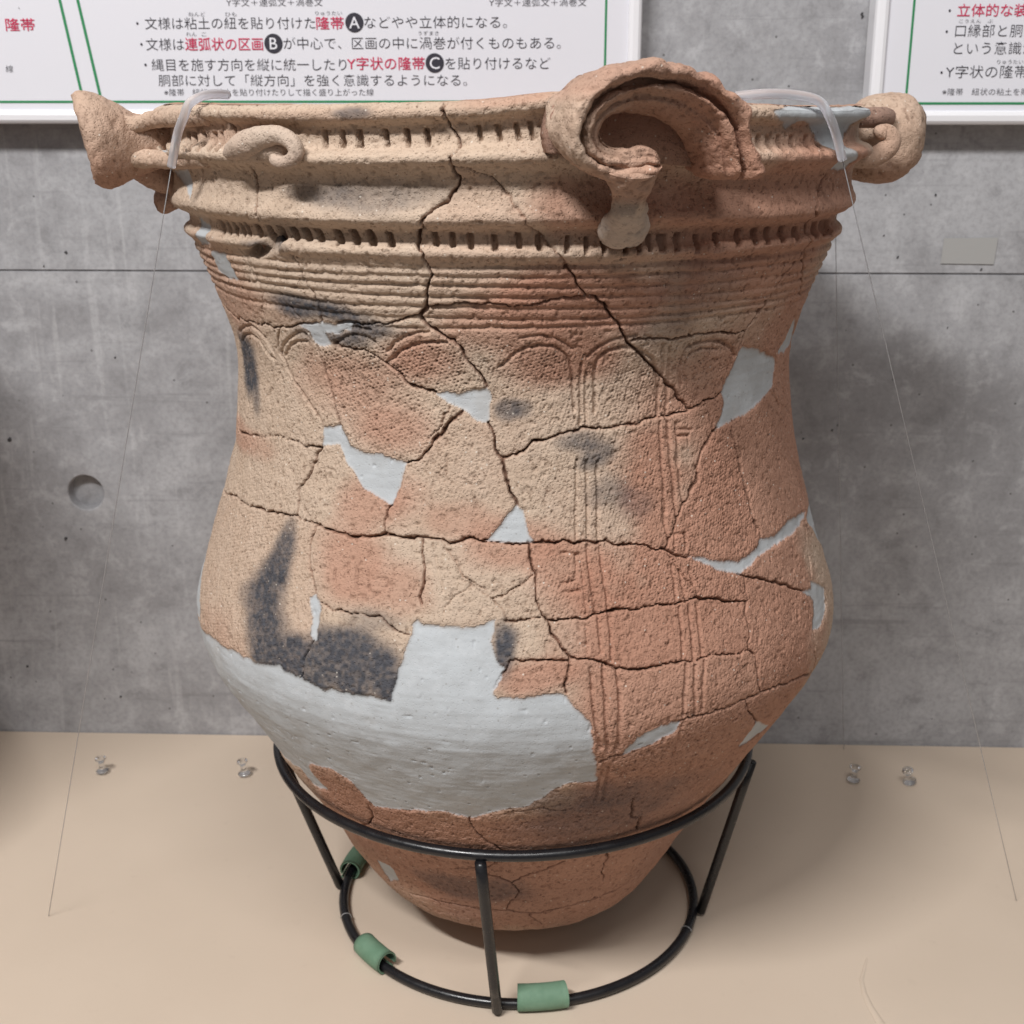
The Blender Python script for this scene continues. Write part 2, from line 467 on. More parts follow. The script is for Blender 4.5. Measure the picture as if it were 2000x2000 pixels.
# ------------------------------------------------------------------ materials
class NT:
    def __init__(s, name):
        s.m = bpy.data.materials.new(name); s.m.use_nodes = True
        s.t = s.m.node_tree; s.n = s.t.nodes; s.l = s.t.links
        s.b = s.n["Principled BSDF"]
    def add(s, typ, **kw):
        n = s.n.new(typ)
        for k, v in kw.items():
            if k.startswith('i_'):
                n.inputs[k[2:].replace('_', ' ')].default_value = v
            else: setattr(n, k, v)
        return n
    def link(s, a, b): s.l.new(a, b)
    def mix(s, fac, a, b, mode='MIX'):
        n = s.n.new('ShaderNodeMix'); n.data_type = 'RGBA'; n.blend_type = mode
        for sock, v in ((n.inputs[0], fac), (n.inputs[6], a), (n.inputs[7], b)):
            if hasattr(v, 'node'): s.l.new(v, sock)
            elif isinstance(v, (int, float)): sock.default_value = v
            else: sock.default_value = (*v, 1) if len(v) == 3 else v
        return n.outputs[2]
    def math(s, op, a, b=None, c=None, clamp=False):
        n = s.n.new('ShaderNodeMath'); n.operation = op; n.use_clamp = clamp
        for i, v in enumerate((a, b, c)):
            if v is None: continue
            if hasattr(v, 'node'): s.l.new(v, n.inputs[i])
            else: n.inputs[i].default_value = v
        return n.outputs[0]
    def ramp(s, fac, lo, hi, a=0.0, b=1.0):
        n = s.n.new('ShaderNodeMapRange'); n.interpolation_type = 'SMOOTHSTEP'
        s.l.new(fac, n.inputs[0]); n.inputs[1].default_value = lo; n.inputs[2].default_value = hi
        n.inputs[3].default_value = a; n.inputs[4].default_value = b
        return n.outputs[0]
    def coord(s, scale=(1, 1, 1), rotz=(0, 0, 0), kind='Object'):
        tc = s.n.new('ShaderNodeTexCoord'); mp = s.n.new('ShaderNodeMapping')
        mp.inputs['Scale'].default_value = scale; mp.inputs['Rotation'].default_value = rotz
        s.l.new(tc.outputs[kind], mp.inputs[0]); return mp.outputs[0]
    def noise(s, co, scale, detail=4, rough=.55, dist=0):
        n = s.n.new('ShaderNodeTexNoise'); n.inputs['Scale'].default_value = scale
        n.inputs['Detail'].default_value = detail; n.inputs['Roughness'].default_value = rough
        n.inputs['Distortion'].default_value = dist
        s.l.new(co, n.inputs['Vector']); return n.outputs[0]
    def voro(s, co, scale, feature='F1'):
        n = s.n.new('ShaderNodeTexVoronoi'); n.inputs['Scale'].default_value = scale; n.feature = feature
        s.l.new(co, n.inputs['Vector']); return n
    def bump(s, h, strength, dist, prev=None):
        n = s.n.new('ShaderNodeBump'); n.inputs['Strength'].default_value = strength
        n.inputs['Distance'].default_value = dist; s.l.new(h, n.inputs['Height'])
        if prev is not None: s.l.new(prev, n.inputs['Normal'])
        return n.outputs[0]
def simple(name, col, rough=.5, spec=.5, **kw):
    t = NT(name); t.b.inputs['Base Color'].default_value = (*col, 1)
    t.b.inputs['Roughness'].default_value = rough
    t.b.inputs['Specular IOR Level'].default_value = spec
    for k, v in kw.items(): t.b.inputs[k.replace('_', ' ')].default_value = v
    return t

TAN = (.515, .394, .300); BRICK = (.42, .224, .156); CHAR = (.056, .057, .066); PLASTER = (.47, .495, .515)
def clay_material(attr=True):
    t = NT("fired_clay" if attr else "clay_plain")
    co = t.coord()
    if attr:
        at = t.add('ShaderNodeAttribute', attribute_name='paint')
        sep = t.add('ShaderNodeSeparateColor'); t.link(at.outputs['Color'], sep.inputs[0])
        red, soot, white = sep.outputs[0], sep.outputs[1], sep.outputs[2]
        crack = at.outputs['Alpha']
    n1 = t.noise(co, 38, 5, .6)
    n2 = t.noise(co, 240, 4, .6)
    n3 = t.noise(co, 900, 2, .5)
    base = t.mix(red, TAN, BRICK)
    tone = t.ramp(n1, .3, .72)
    base = t.mix(t.math('MULTIPLY', tone, .45), base, t.mix(red, (.57, .455, .362), (.50, .285, .205)))
    g = t.ramp(n2, .30, .44)
    base = t.mix(t.math('MULTIPLY', t.math('SUBTRACT', 1.0, g), .62), base, t.mix(red, (.24, .165, .115), (.20, .10, .065)))
    # dark specks painted for pits; pale grains of mineral temper
    v = t.voro(co, 520); vc = t.voro(co, 300)
    dark = t.math('MULTIPLY', t.ramp(t.noise(co, 520, 2, .5), .37, .30), t.ramp(t.noise(co, 70, 2), .40, .56))
    base = t.mix(t.math('MULTIPLY', dark, .8), base, t.mix(red, (.17, .105, .07), (.12, .055, .035)))
    sv = t.add('ShaderNodeSeparateColor'); t.link(vc.outputs['Color'], sv.inputs[0])
    pale = t.math('MULTIPLY', t.ramp(vc.outputs['Distance'], .24, .12), t.ramp(sv.outputs[0], .86, .9))
    base = t.mix(t.math('MULTIPLY', soot, 1.0), base, t.mix(t.ramp(n2, .3, .7), CHAR, (.080, .081, .092)))
    base = t.mix(t.math('MULTIPLY', t.math('MULTIPLY', pale, .7), t.math('SUBTRACT', 1.0, t.math('MULTIPLY', soot, .35))), base, (.72, .66, .58))
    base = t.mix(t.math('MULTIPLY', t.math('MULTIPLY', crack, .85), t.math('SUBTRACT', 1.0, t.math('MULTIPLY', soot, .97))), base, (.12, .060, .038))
    pl = t.mix(t.math('MULTIPLY', t.ramp(n1, .3, .7), .6), PLASTER, (.405, .42, .43))
    pl = t.mix(t.math('MULTIPLY', t.ramp(t.noise(co, 110, 5, .65), .52, .68), .4), pl, (.53, .55, .57))
    pdark = t.math('MULTIPLY', t.ramp(t.voro(co, 170).outputs['Distance'], .16, .08), .5)
    pl = t.mix(t.math('MULTIPLY', t.ramp(t.noise(co, 17, 4, .6), .55, .70), .22), pl, (.42, .37, .32))
    pl = t.mix(pdark, pl, (.27, .26, .25))
    base = t.mix(white, base, pl)
    t.link(base, t.b.inputs['Base Color'])
    t.b.inputs['Roughness'].default_value = .88
    t.b.inputs['Specular IOR Level'].default_value = .22
    rough = t.math('SUBTRACT', 1.0, t.math('MULTIPLY', white, .78))
    pit = t.ramp(v.outputs['Distance'], .12, .34)
    h = t.math('ADD', t.math('MULTIPLY', pit, .5), t.math('ADD', t.math('MULTIPLY', n2, 1.0), t.math('MULTIPLY', n3, .45)))
    h = t.math('MULTIPLY', h, rough)
    t.link(t.bump(h, .66, .0015), t.b.inputs['Normal'])
    return t.m
CLAY = clay_material()

def concrete():
    t = NT("concrete"); co = t.coord()
    a = t.noise(co, 4.5, 7, .62, .6); b = t.noise(co, 30, 7, .68, .3); c = t.noise(co, 190, 4, .65)
    st = t.noise(t.coord((46, 46, 2.6), (0, .20, 0)), 1.0, 6, .62, .25)
    st2 = t.noise(t.coord((95, 95, 5), (0, .20, 0)), 1.0, 3, .5, .2)
    hz = t.noise(t.coord((4, 4, 85)), 1.0, 5, .65)
    sx = t.add('ShaderNodeSeparateXYZ'); t.link(co, sx.inputs[0])
    lft = t.ramp(sx.outputs[0], .0, -.30, .22, 1.0)
    base = t.mix(t.ramp(a, .32, .68), (.275, .272, .282), (.395, .396, .412))
    base = t.mix(t.math('MULTIPLY', t.ramp(b, .48, .66), .6), base, (.47, .47, .485))
    base = t.mix(t.math('MULTIPLY', t.ramp(b, .47, .32), .55), base, (.20, .198, .205))
    base = t.mix(t.math('MULTIPLY', t.math('MULTIPLY', t.ramp(st, .56, .68), .34), lft), base, (.55, .55, .565))
    base = t.mix(t.math('MULTIPLY', t.math('MULTIPLY', t.ramp(st2, .62, .74), .28), lft), base, (.58, .58, .59))
    base = t.mix(t.math('MULTIPLY', t.ramp(hz, .56, .70), .45), base, (.21, .208, .215))
    base = t.mix(t.math('MULTIPLY', t.ramp(c, .58, .34), .30), base, (.19, .188, .195))
    vp = t.voro(co, 60); sv = t.add('ShaderNodeSeparateColor'); t.link(vp.outputs['Color'], sv.inputs[0])
    pore = t.math('MULTIPLY', t.ramp(vp.outputs['Distance'], .085, .05), t.ramp(sv.outputs[1], .93, .95))
    base = t.mix(t.math('MULTIPLY', pore, .8), base, (.07, .068, .068))
    t.link(base, t.b.inputs['Base Color'])
    t.b.inputs['Roughness'].default_value = .62
    t.b.inputs['Specular IOR Level'].default_value = .35
    h = t.math('ADD', t.math('MULTIPLY', b, .6), t.math('MULTIPLY', c, .3))
    t.link(t.bump(h, .35, .0015), t.b.inputs['Normal'])
    return t.m
CONCRETE = concrete()
def table_mat():
    t = NT("beige_laminate"); co = t.coord()
    a = t.noise(co, 5, 4, .5); b = t.noise(co, 420, 3, .6)
    base = t.mix(t.ramp(a, .3, .7), (.590, .487, .388), (.620, .514, .412))
    base = t.mix(t.math('MULTIPLY', t.ramp(t.noise(co, 60, 4, .6), .62, .75), .12), base, (.42, .33, .26))
    t.link(base, t.b.inputs['Base Color'])
    t.b.inputs['Roughness'].default_value = .55
    t.b.inputs['Specular IOR Level'].default_value = .3
    t.link(t.bump(b, .12, .0006), t.b.inputs['Normal'])
    return t.m
TABLE = table_mat()
def black_mat():
    t = NT("black_lacquered_wire"); co = t.coord()
    t.b.inputs['Base Color'].default_value = (.010, .010, .012, 1)
    t.link(t.ramp(t.noise(co, 90, 3), .3, .7, .22, .40), t.b.inputs['Roughness'])
    t.link(t.bump(t.noise(co, 260, 2), .15, .0006), t.b.inputs['Normal'])
    return t.m
BLACK = black_mat()
def rubber_mat():
    t = NT("green_rubber"); co = t.coord()
    base = t.mix(t.ramp(t.noise(co, 60, 4, .6), .3, .7), (.115, .215, .14), (.155, .265, .18))
    t.link(base, t.b.inputs['Base Color']); t.b.inputs['Roughness'].default_value = .7
    t.link(t.bump(t.noise(co, 500, 3), .2, .0006), t.b.inputs['Normal'])
    return t.m
RUBBER = rubber_mat()
BOARD = simple("printed_board", (.70, .70, .75), .34, .4).m
FRAME = simple("white_frame_plastic", (.80, .80, .83), .22, .5).m
INK = simple("black_ink", (.035, .033, .045), .5, .3).m
REDINK = simple("red_ink", (.55, .035, .10), .5, .3).m
GREENINK = simple("green_ink", (.035, .23, .095), .5, .3).m
WHITEINK = simple("white_ink", (.72, .72, .77), .5, .3).m
CLEAR = simple("clear_plastic", (.95, .96, .97), .08, .5, Transmission_Weight=1.0, IOR=1.46).m
TUBE = simple("translucent_tube", (.86, .86, .90), .30, .5, Transmission_Weight=.7, IOR=1.25).m
NYLON = simple("nylon_line", (.62, .62, .63), .3, .4, Transmission_Weight=.7, IOR=1.4).m
STEEL = simple("needle_steel", (.6, .6, .6), .25, .5, Metallic=1.0).m
PIT_SHADE = simple("dark_pit", (.055, .053, .055), .9, .1).m  # near-black colour stands for the shade inside small wall holes
PATCHC = simple("cement_patch", (.345, .342, .335), .8, .2).m

# ------------------------------------------------------------------ setting: wall and table
YAW = math.radians(-1.9645); WY = 0.3023
WU = Vector((math.cos(YAW), math.sin(YAW), 0)); WN = Vector((math.sin(YAW), -math.cos(YAW), 0))
WM = Matrix(((WU.x, WN.x, 0, 0), (WU.y, WN.y, 0, WY), (0, 0, 1, 0), (0, 0, 0, 1)))   # local: x along wall, y out of wall, z up
def wl(u, off, z): return WM @ Vector((u, off, z))

def build_wall():
    bm = bmesh.new()
    hu, hz, hr, N = -0.4655, 0.2885, 0.0195, 40
    def quad(a, b, c, d): bm.faces.new([bm.verts.new(v) for v in (a, b, c, d)])
    zj, g, dp = 0.5275, 0.0013, 0.0021
    # upper field, joint recess
    quad((-2.2, 0, zj + g), (2.2, 0, zj + g), (2.2, 0, 2.2), (-2.2, 0, 2.2))
    quad((-2.2, 0, zj + g), (-2.2, -dp, zj + g * .6), (2.2, -dp, zj + g * .6), (2.2, 0, zj + g))
    quad((-2.2, -dp, zj + g * .6), (-2.2, -dp, zj - g * .6), (2.2, -dp, zj - g * .6), (2.2, -dp, zj + g * .6))
    quad((-2.2, -dp, zj - g * .6), (-2.2, 0, zj - g), (2.2, 0, zj - g), (2.2, -dp, zj - g * .6))
    # lower field: around a square cell with a round hole
    q = 0.04
    zt = zj - g
    quad((-2.2, 0, -.1), (hu - q, 0, -.1), (hu - q, 0, zt), (-2.2, 0, zt))
    quad((hu + q, 0, -.1), (2.2, 0, -.1), (2.2, 0, zt), (hu + q, 0, zt))
    quad((hu - q, 0, -.1), (hu + q, 0, -.1), (hu + q, 0, hz - q), (hu - q, 0, hz - q))
    quad((hu - q, 0, hz + q), (hu + q, 0, hz + q), (hu + q, 0, zt), (hu - q, 0, zt))
    def sq(a):
        c, s = math.cos(a), math.sin(a); k = q / max(abs(c), abs(s)); return (hu + c * k, 0, hz + s * k)
    for i in range(N):
        a0, a1 = 2 * math.pi * i / N, 2 * math.pi * (i + 1) / N
        ci = lambda a, r, y: (hu + math.cos(a) * r, y, hz + math.sin(a) * r)
        quad(sq(a0), sq(a1), ci(a1, hr + .0012, 0), ci(a0, hr + .0012, 0))
        quad(ci(a0, hr + .0012, 0), ci(a1, hr + .0012, 0), ci(a1, hr, -.0012), ci(a0, hr, -.0012))
        quad(ci(a0, hr, -.0012), ci(a1, hr, -.0012), ci(a1, hr * .93, -.013), ci(a0, hr * .93, -.013))
        bm.faces.new([bm.verts.new(v) for v in (ci(a0, hr * .93, -.013), ci(a1, hr * .93, -.013), (hu, -.0125, hz))])
    bmesh.ops.remove_doubles(bm, verts=bm.verts[:], dist=1e-5)
    o = from_bm("wall", bm, CONCRETE); o.matrix_world = WM; o['kind'] = 'structure'
    for u, z, r in PITS:
        n = 9; vs = [(u, -.0005, z)]; fs = []
        ph = random.random() * 6
        for i in range(n):
            a = 2 * math.pi * i / n; rr = .8 * r * (.7 + .6 * random.random())
            vs.append((u + rr * math.cos(a) * .9, .0004, z + rr * math.sin(a + ph * .1)))
        for i in range(n): fs.append((0, 1 + i, 1 + (i + 1) % n))
        p = mesh_obj("air_pit", vs, fs, PIT_SHADE, o)
        p.location = (0, .0004, 0)
    mesh_obj("cement_patch", [(.4305, .0012, .5381), (.4835, .0012, .5375), (.4850, .0012, .5640), (.4315, .0012, .5632)], [(0, 1, 2, 3)], PATCHC, o)
    return o
random.seed(3)
PITS = [(0.4192, 0.605, 0.0016), (0.3874, 0.5443, 0.0016), (0.4718, 0.5324, 0.0016), (0.3718, 0.5655, 0.0011), (0.3331, 0.7729, 0.0018), (0.3339, 0.7702, 0.0016), (0.3406, 0.3707, 0.0013), (0.3352, 0.3651, 0.0016), (0.3054, 0.3555, 0.0016), (-0.5418, 0.3478, 0.0032), (-0.4928, 0.2357, 0.0026), (-0.4191, 0.4375, 0.0016), (-0.46, 0.5461, 0.0021), (-0.5533, 0.082, 0.0021), (-0.4845, 0.532, 0.0013), (-0.4519, 0.5164, 0.0011), (0.4847, 0.3331, 0.0011), (0.444, 0.4734, 0.0011), (-0.4493, 0.046, 0.0016)]
build_wall()
def build_table():
    bm = bmesh.new()
    y = lambda x: WY + x * math.tan(YAW) - .0015
    a = [(-1.8, -.62, 0), (1.8, -.62, 0), (1.8, y(1.8), 0), (-1.8, y(-1.8), 0)]
    top = [bm.verts.new(v) for v in a]; bot = [bm.verts.new((v[0], v[1], -.03)) for v in a]
    bm.faces.new(top); bm.faces.new(bot[::-1])
    for i in range(4): bm.faces.new((top[i], bot[i], bot[(i + 1) % 4], top[(i + 1) % 4]))
    o = from_bm("tabletop", bm, TABLE); o['kind'] = 'structure'
    # torn, lifted sliver of the covering sheet
    c = [(.2985, -.094, .0006, .0004), (.2925, -.108, .0009, .0012), (.2865, -.122, .0013, .0016), (.2843, -.139, .0018, .0022), (.2848, -.155, .0022, .0028), (.2875, -.172, .0024, .0034), (.290, -.19, .0024, .0036)]
    vs = []; fs = []
    for x, yy, h, w in c:
        vs += [(x - w, yy, .0002), (x - w * .1, yy, h), (x + w * .9, yy - .001, .0004)]
    for i in range(len(c) - 1):
        for k in range(2): fs.append((3 * i + k, 3 * i + k + 1, 3 * i + k + 4, 3 * i + k + 3))
    mesh_obj("surface_tear", vs, fs, TABLE, o)
    return o
build_table()

# ------------------------------------------------------------------ explanation panels on the wall
def bar(bm, p0, p1, prof):
    """sweep a 2D profile (side, out) along p0->p1 in wall coordinates; side is left of direction"""
    d = (Vector(p1) - Vector(p0)); d.normalize(); side = Vector((-d.z, 0, d.x))
    rings = []
    for p in (p0, p1):
        rings.append([bm.verts.new(Vector(p) + side * a + Vector((0, b, 0))) for a, b in prof])
    n = len(prof)
    for i in range(n): bm.faces.new((rings[0][i], rings[0][(i + 1) % n], rings[1][(i + 1) % n], rings[1][i]))
    bm.faces.new(rings[0][::-1]); bm.faces.new(rings[1])
FP = [(0, 0), (0, .0245), (.0012, .0278), (.0035, .0295), (.0085, .0300), (.0115, .0288), (.0128, .0268), (.0128, .022), (.010, 0)]
def flat(name, pts, off, mat, parent):
    return mesh_obj(name, [(u, off, z) for u, z in pts], [tuple(range(len(pts)))], mat, parent, smooth=False)
def line(name, a, b, w, off, mat, parent):
    d = Vector((b[0] - a[0], b[1] - a[1])); d.normalize(); n = Vector((-d.y, d.x)) * w / 2
    return flat(name, [(a[0] - n.x, a[1] - n.y), (b[0] - n.x, b[1] - n.y), (b[0] + n.x, b[1] + n.y), (a[0] + n.x, a[1] + n.y)], off, mat, parent)
def panel(label, u0, u1, z0, z1):
    r = thing("display_panel", label, "panel", group="framed explanation panels on the wall")
    r.matrix_world = WM
    bm = bmesh.new()
    vs = [bm.verts.new(v) for v in ((u0 + .008, .002, z0 + .008), (u1 - .008, .002, z0 + .008), (u1 - .008, .002, z1 - .008), (u0 + .008, .002, z1 - .008))]
    vt = [bm.verts.new((v.co.x, .0260, v.co.z)) for v in vs]
    bm.faces.new(vs); bm.faces.new(vt)
    for i in range(4): bm.faces.new((vs[i], vs[(i + 1) % 4], vt[(i + 1) % 4], vt[i]))
    from_bm("board", bm, BOARD, r)
    for a, b in (((u0, .001, z0), (u1, .001, z0)), ((u1, .001, z0 + .0003), (u1, .001, z1)), ((u1, .001, z1), (u0, .001, z1)), ((u0, .001, z1), (u0, .001, z0 + .0003))):
        bm = bmesh.new(); bar(bm, a, b, FP); o = from_bm("frame_rail", bm, FRAME, r, smooth=False)
    return r
PL = panel("large white framed panel with green border and three black lettered dots", -0.70, 0.1226, 0.6725, 0.98)
PR_ = panel("white framed panel at the right edge, cut off, beside bare concrete", 0.3397, 0.90, 0.6715, 0.98)
OFF = .0266
for a, b in (((-0.6149, 0.6930), (0.0894, 0.6930)), ((0.0885, 0.6930), (0.0885, 0.9528))): line("border_line", a, b, .0021, OFF - .0002, GREENINK, PL)
for a, b in (((-0.4309, 0.7852), (-0.4174, 0.6941)), ((-0.4136, 0.7851), (-0.3996, 0.6941))):
    d = ((a[0] - b[0]) / (a[1] - b[1])); line("divider_line", b, (a[0] + d * .1, a[1] + .1), .0027, OFF - .0001, GREENINK, PL)
for a, b in (((0.3741, 0.6911), (0.8736, 0.6911)), ((0.3752, 0.6911), (0.3752, 0.9528))): line("border_line", a, b, .0022, OFF - .0002, GREENINK, PR_)

def text_mesh(body, size=1.0, offset=0.0):
    cu = bpy.data.curves.new("t", 'FONT'); cu.body = body; cu.size = size; cu.offset = offset; cu.resolution_u = 3
    ob = bpy.data.objects.new("t", cu); COL.objects.link(ob)
    dg = bpy.context.evaluated_depsgraph_get(); dg.update()
    me = bpy.data.meshes.new_from_object(ob.evaluated_get(dg), depsgraph=dg)
    COL.objects.unlink(ob); bpy.data.objects.remove(ob)
    v = np.empty(len(me.vertices) * 3, np.float32); me.vertices.foreach_get('co', v)
    return me, v.reshape(-1, 3)
def place_text(body, u0, u1, zb, h, mat, parent, off=OFF, name="text_line"):
    me, v = text_mesh(body, 1.0, -.010 if mat is INK else .004)
    if len(v) == 0: return None
    x0, x1 = v[:, 0].min(), v[:, 0].max()
    if body in '・、': s = h / .95; sx = s; cx = (u0 + u1) / 2 - sx * (x0 + x1) / 2
    else: sx = (u1 - u0) / (x1 - x0); cx = u0 - sx * x0
    s = h / .92
    w = np.stack([cx + v[:, 0] * sx, np.full(len(v), off), zb + (v[:, 1] + .06) * s], 1).astype(np.float32)
    me.vertices.foreach_set('co', w.ravel()); me.update()
    me.materials.clear(); me.materials.append(mat); me.name = name
    o = bpy.data.objects.new(name, me); link(o, parent); return o
for body, u0, u1, zb, h, c in TEXTS:
    place_text(body, u0, u1, zb, h, REDINK if c == 'r' else INK, PR_ if u0 > .3 else PL)
for ch, u, z, r in BADGES:
    n = 40
    o = flat("letter_badge", [(u + r * math.cos(2 * math.pi * i / n), z + r * math.sin(2 * math.pi * i / n)) for i in range(n)], OFF, INK, PL)
    me, v = text_mesh(ch, 1.0, .004)
    x0, x1 = v[:, 0].min(), v[:, 0].max(); s = r * 1.72
    w = np.stack([u + (v[:, 0] - (x0 + x1) / 2) * s, np.full(len(v), OFF + .0002), z + (v[:, 1] - v[:, 1].max() / 2) * s], 1).astype(np.float32)
    me.vertices.foreach_set('co', w.ravel()); me.update(); me.materials.clear(); me.materials.append(WHITEINK)
    link(bpy.data.objects.new("letter", me), o)

# ------------------------------------------------------------------ the pot
POT = thing("jar", "large reddish tan Jomon jar with scroll ornaments on its rim, pieced together with grey plaster", "jar", (0, 0, 0))
PROF = np.array([(.034, .097), (.0345, .102), (.037, .108), (.042, .1145), (.047, .1205), (.056, .128), (.07, .1375), (.085, .1462), (.1, .1538), (.12, .1650), (.14, .1773), (.155, .187), (.168, .1955), (.2, .2144),
 (.225, .2300), (.25, .2450), (.265, .2532), (.28, .2598), (.29, .2625), (.30, .2634), (.31, .2627), (.32, .2607), (.33, .2578), (.34, .2543), (.36, .2470), (.38, .2404), (.40, .2338), (.42, .2279), (.44, .2229), (.46, .2195), (.48, .2172), (.50, .2157), (.51, .2160), (.52, .2171),
 (.53, .2197), (.54, .2226), (.55, .2258), (.56, .2293), (.57, .2334), (.58, .2375), (.588, .2408), (.5925, .2415), (.5955, .2445), (.5975, .2472), (.600, .2480), (.6025, .2465), (.6045, .2432), (.608, .2430), (.6115, .2438), (.6135, .2470), (.616, .2535), (.619, .2562), (.6225, .2560), (.626, .2542), (.630, .2528), (.635, .2520), (.640, .2524), (.6445, .2542), (.648, .2580), (.6505, .2632), (.653, .2655), (.6555, .2655), (.6578, .2630), (.6592, .2585), (.6608, .2560), (.664, .2552), (.669, .2548), (.6728, .2552), (.6745, .2582), (.6757, .2616), (.6772, .2632), (.6805, .2634), (.6822, .2620), (.6835, .2590), (.6842, .2560)])
zz = np.linspace(.034, .6842, 26000); rr = np.interp(zz, PROF[:, 0], PROF[:, 1])
k = np.exp(-.5 * (np.arange(-90, 91) / 30.) ** 2); k /= k.sum()
rr[90:-90] = np.convolve(rr, k, 'same')[90:-90]
ss = np.concatenate([[0], np.cumsum(np.hypot(np.diff(zz), np.diff(rr)))])
NR = int(ss[-1] / .00082)
s_row = np.linspace(0, ss[-1], NR)
z_row = np.interp(s_row, ss, zz).astype(np.float32); r_row = np.interp(s_row, ss, rr).astype(np.float32)
TH = math.radians(104); NC = int(2 * TH / .0029)
th = np.linspace(-TH, TH, NC).astype(np.float32)
dr = np.gradient(r_row, s_row); dz = np.gradient(z_row, s_row)
nr_row = dz.astype(np.float32); nz_row = (-dr).astype(np.float32)
TT, RR = np.meshgrid(th, r_row); ZZ = np.repeat(z_row[:, None], NC, 1); SR = np.repeat(s_row[:, None].astype(np.float32), NC, 1)
P3 = np.stack([RR * np.sin(TT), -RR * np.cos(TT), ZZ], -1).astype(np.float32)
# the metric plane for marks: u in mm along the girth (local), s in mm along the profile, with ragged warp
wn1 = vnoise(P3 * 150, 1); wn2 = vnoise(P3 * 150, 2); wm1 = vnoise(P3 * 430, 3); wm2 = vnoise(P3 * 430, 4)
WARPU = (wn1 * 1.5 + wm1 * .7).astype(np.float32); WARPS = (wn2 * 1.5 + wm2 * .7).astype(np.float32)
def s_of_z(z): return np.interp(z, zz, ss)
def r_of_z(z): return np.interp(z, zz, rr)
def window(t0, t1, s0, s1, pad):
    r = max(.1, float(r_of_z(np.interp((s0 + s1) / 2, ss, zz))))
    c0 = max(0, int(np.searchsorted(th, t0 - pad / r))); c1 = min(NC, int(np.searchsorted(th, t1 + pad / r)))
    a0 = max(0, int(np.searchsorted(s_row, s0 - pad))); a1 = min(NR, int(np.searchsorted(s_row, s1 + pad)))
    return slice(a0, a1), slice(c0, c1)
def poly_dist(field, pts, scale, warp=1.0, pad=.008):
    """min over the polyline of distance(mm) * scale"""
    q = [(math.radians(t / 10), float(s_of_z(z / 1e4))) for t, z in pts]
    for (t0, s0), (t1, s1) in zip(q[:-1], q[1:]):
        a, c = window(min(t0, t1), max(t0, t1), min(s0, s1), max(s0, s1), pad)
        if a.stop <= a.start or c.stop <= c.start: continue
        rl = RR[a, c] * 1000
        u = TT[a, c] * rl + WARPU[a, c] * warp; s = SR[a, c] * 1000 + WARPS[a, c] * warp
        ax, ay = t0 * rl, s0 * 1000; bx, by = (t1 - t0) * rl, (s1 - s0) * 1000
        L = bx * bx + by * by + 1e-9
        k = np.clip(((u - ax) * bx + (s - ay) * by) / L, 0, 1)
        d = np.hypot(u - ax - k * bx, s - ay - k * by) * scale
        field[a, c] = np.minimum(field[a, c], d)
def poly_mask(pts, warp=1.0):
    q = [(math.radians(t / 10), float(s_of_z(z / 1e4))) for t, z in pts]
    t = [p[0] for p in q]; s = [p[1] for p in q]
    a, c = window(min(t), max(t), min(s), max(s), .004)
    rl = RR[a, c]
    u = TT[a, c] + WARPU[a, c] * warp * .001 / rl; v = SR[a, c] + WARPS[a, c] * warp * .001
    inside = np.zeros(u.shape, bool)
    n = len(q)
    for i in range(n):
        (x0, y0), (x1, y1) = q[i], q[(i + 1) % n]
        if y0 == y1: continue
        cond = ((y0 > v) != (y1 > v)) & (u < (x1 - x0) * (v - y0) / (y1 - y0) + x0)
        inside ^= cond
    return a, c, inside

crack = np.full((NR, NC), 9., np.float32)        # distance in half widths
wvar = (.72 + .5 * vnoise(P3 * 45, 9)).clip(.35, 1.5)
thin = np.full((NR, NC), 9., np.float32)
for w, pts in K: poly_dist(crack if w > 1.35 else thin, pts, 1.0 / (w * .36 + .10))
crackmm = np.full((NR, NC), 9., np.float32)
for w, pts in K: poly_dist(crackmm, pts, 1.0)
crack = crack / wvar; thin = thin / wvar
plaster = np.zeros((NR, NC), np.int16)
for i, pts in enumerate(P):
    a, c, m = poly_mask(pts, .8); sub = plaster[a, c]; sub[m] = i + 1
groove = np.zeros((NR, NC), np.float32)
for w, d, pts in G:
    f = np.full((NR, NC), 9., np.float32); poly_dist(f, pts, 1.0 / (w * .55), .35)
    groove = np.maximum(groove, 2.3 * d * (1 - sstep(.25, 1.15, f)))
for i, z0 in enumerate((.5905, .5842, .5779, .5716, .5652, .5588, .5527)):
    zl = z0 + .0009 * vnoise(np.stack([th * 4, th * 0 + i * 7.3, th * 0], -1), 5) + .0011 * np.sin(th * 2.1 + i)
    d = np.abs(ZZ + WARPS * .00018 - zl[None]) * 1000
    amp = 2.3 * (.75 + .35 * vnoise(np.stack([th * 9, th * 0 + i * 3.1, th * 0], -1), 6))
    if i >= 6: amp = amp * sstep(-.5, -.3, th)
    amp = amp * (1 - .2 * sstep(.45, .8, th))
    groove = np.maximum(groove, amp[None] * (1 - sstep(.2, 2.3, d)))
notch = np.zeros((NR, NC), np.float32)
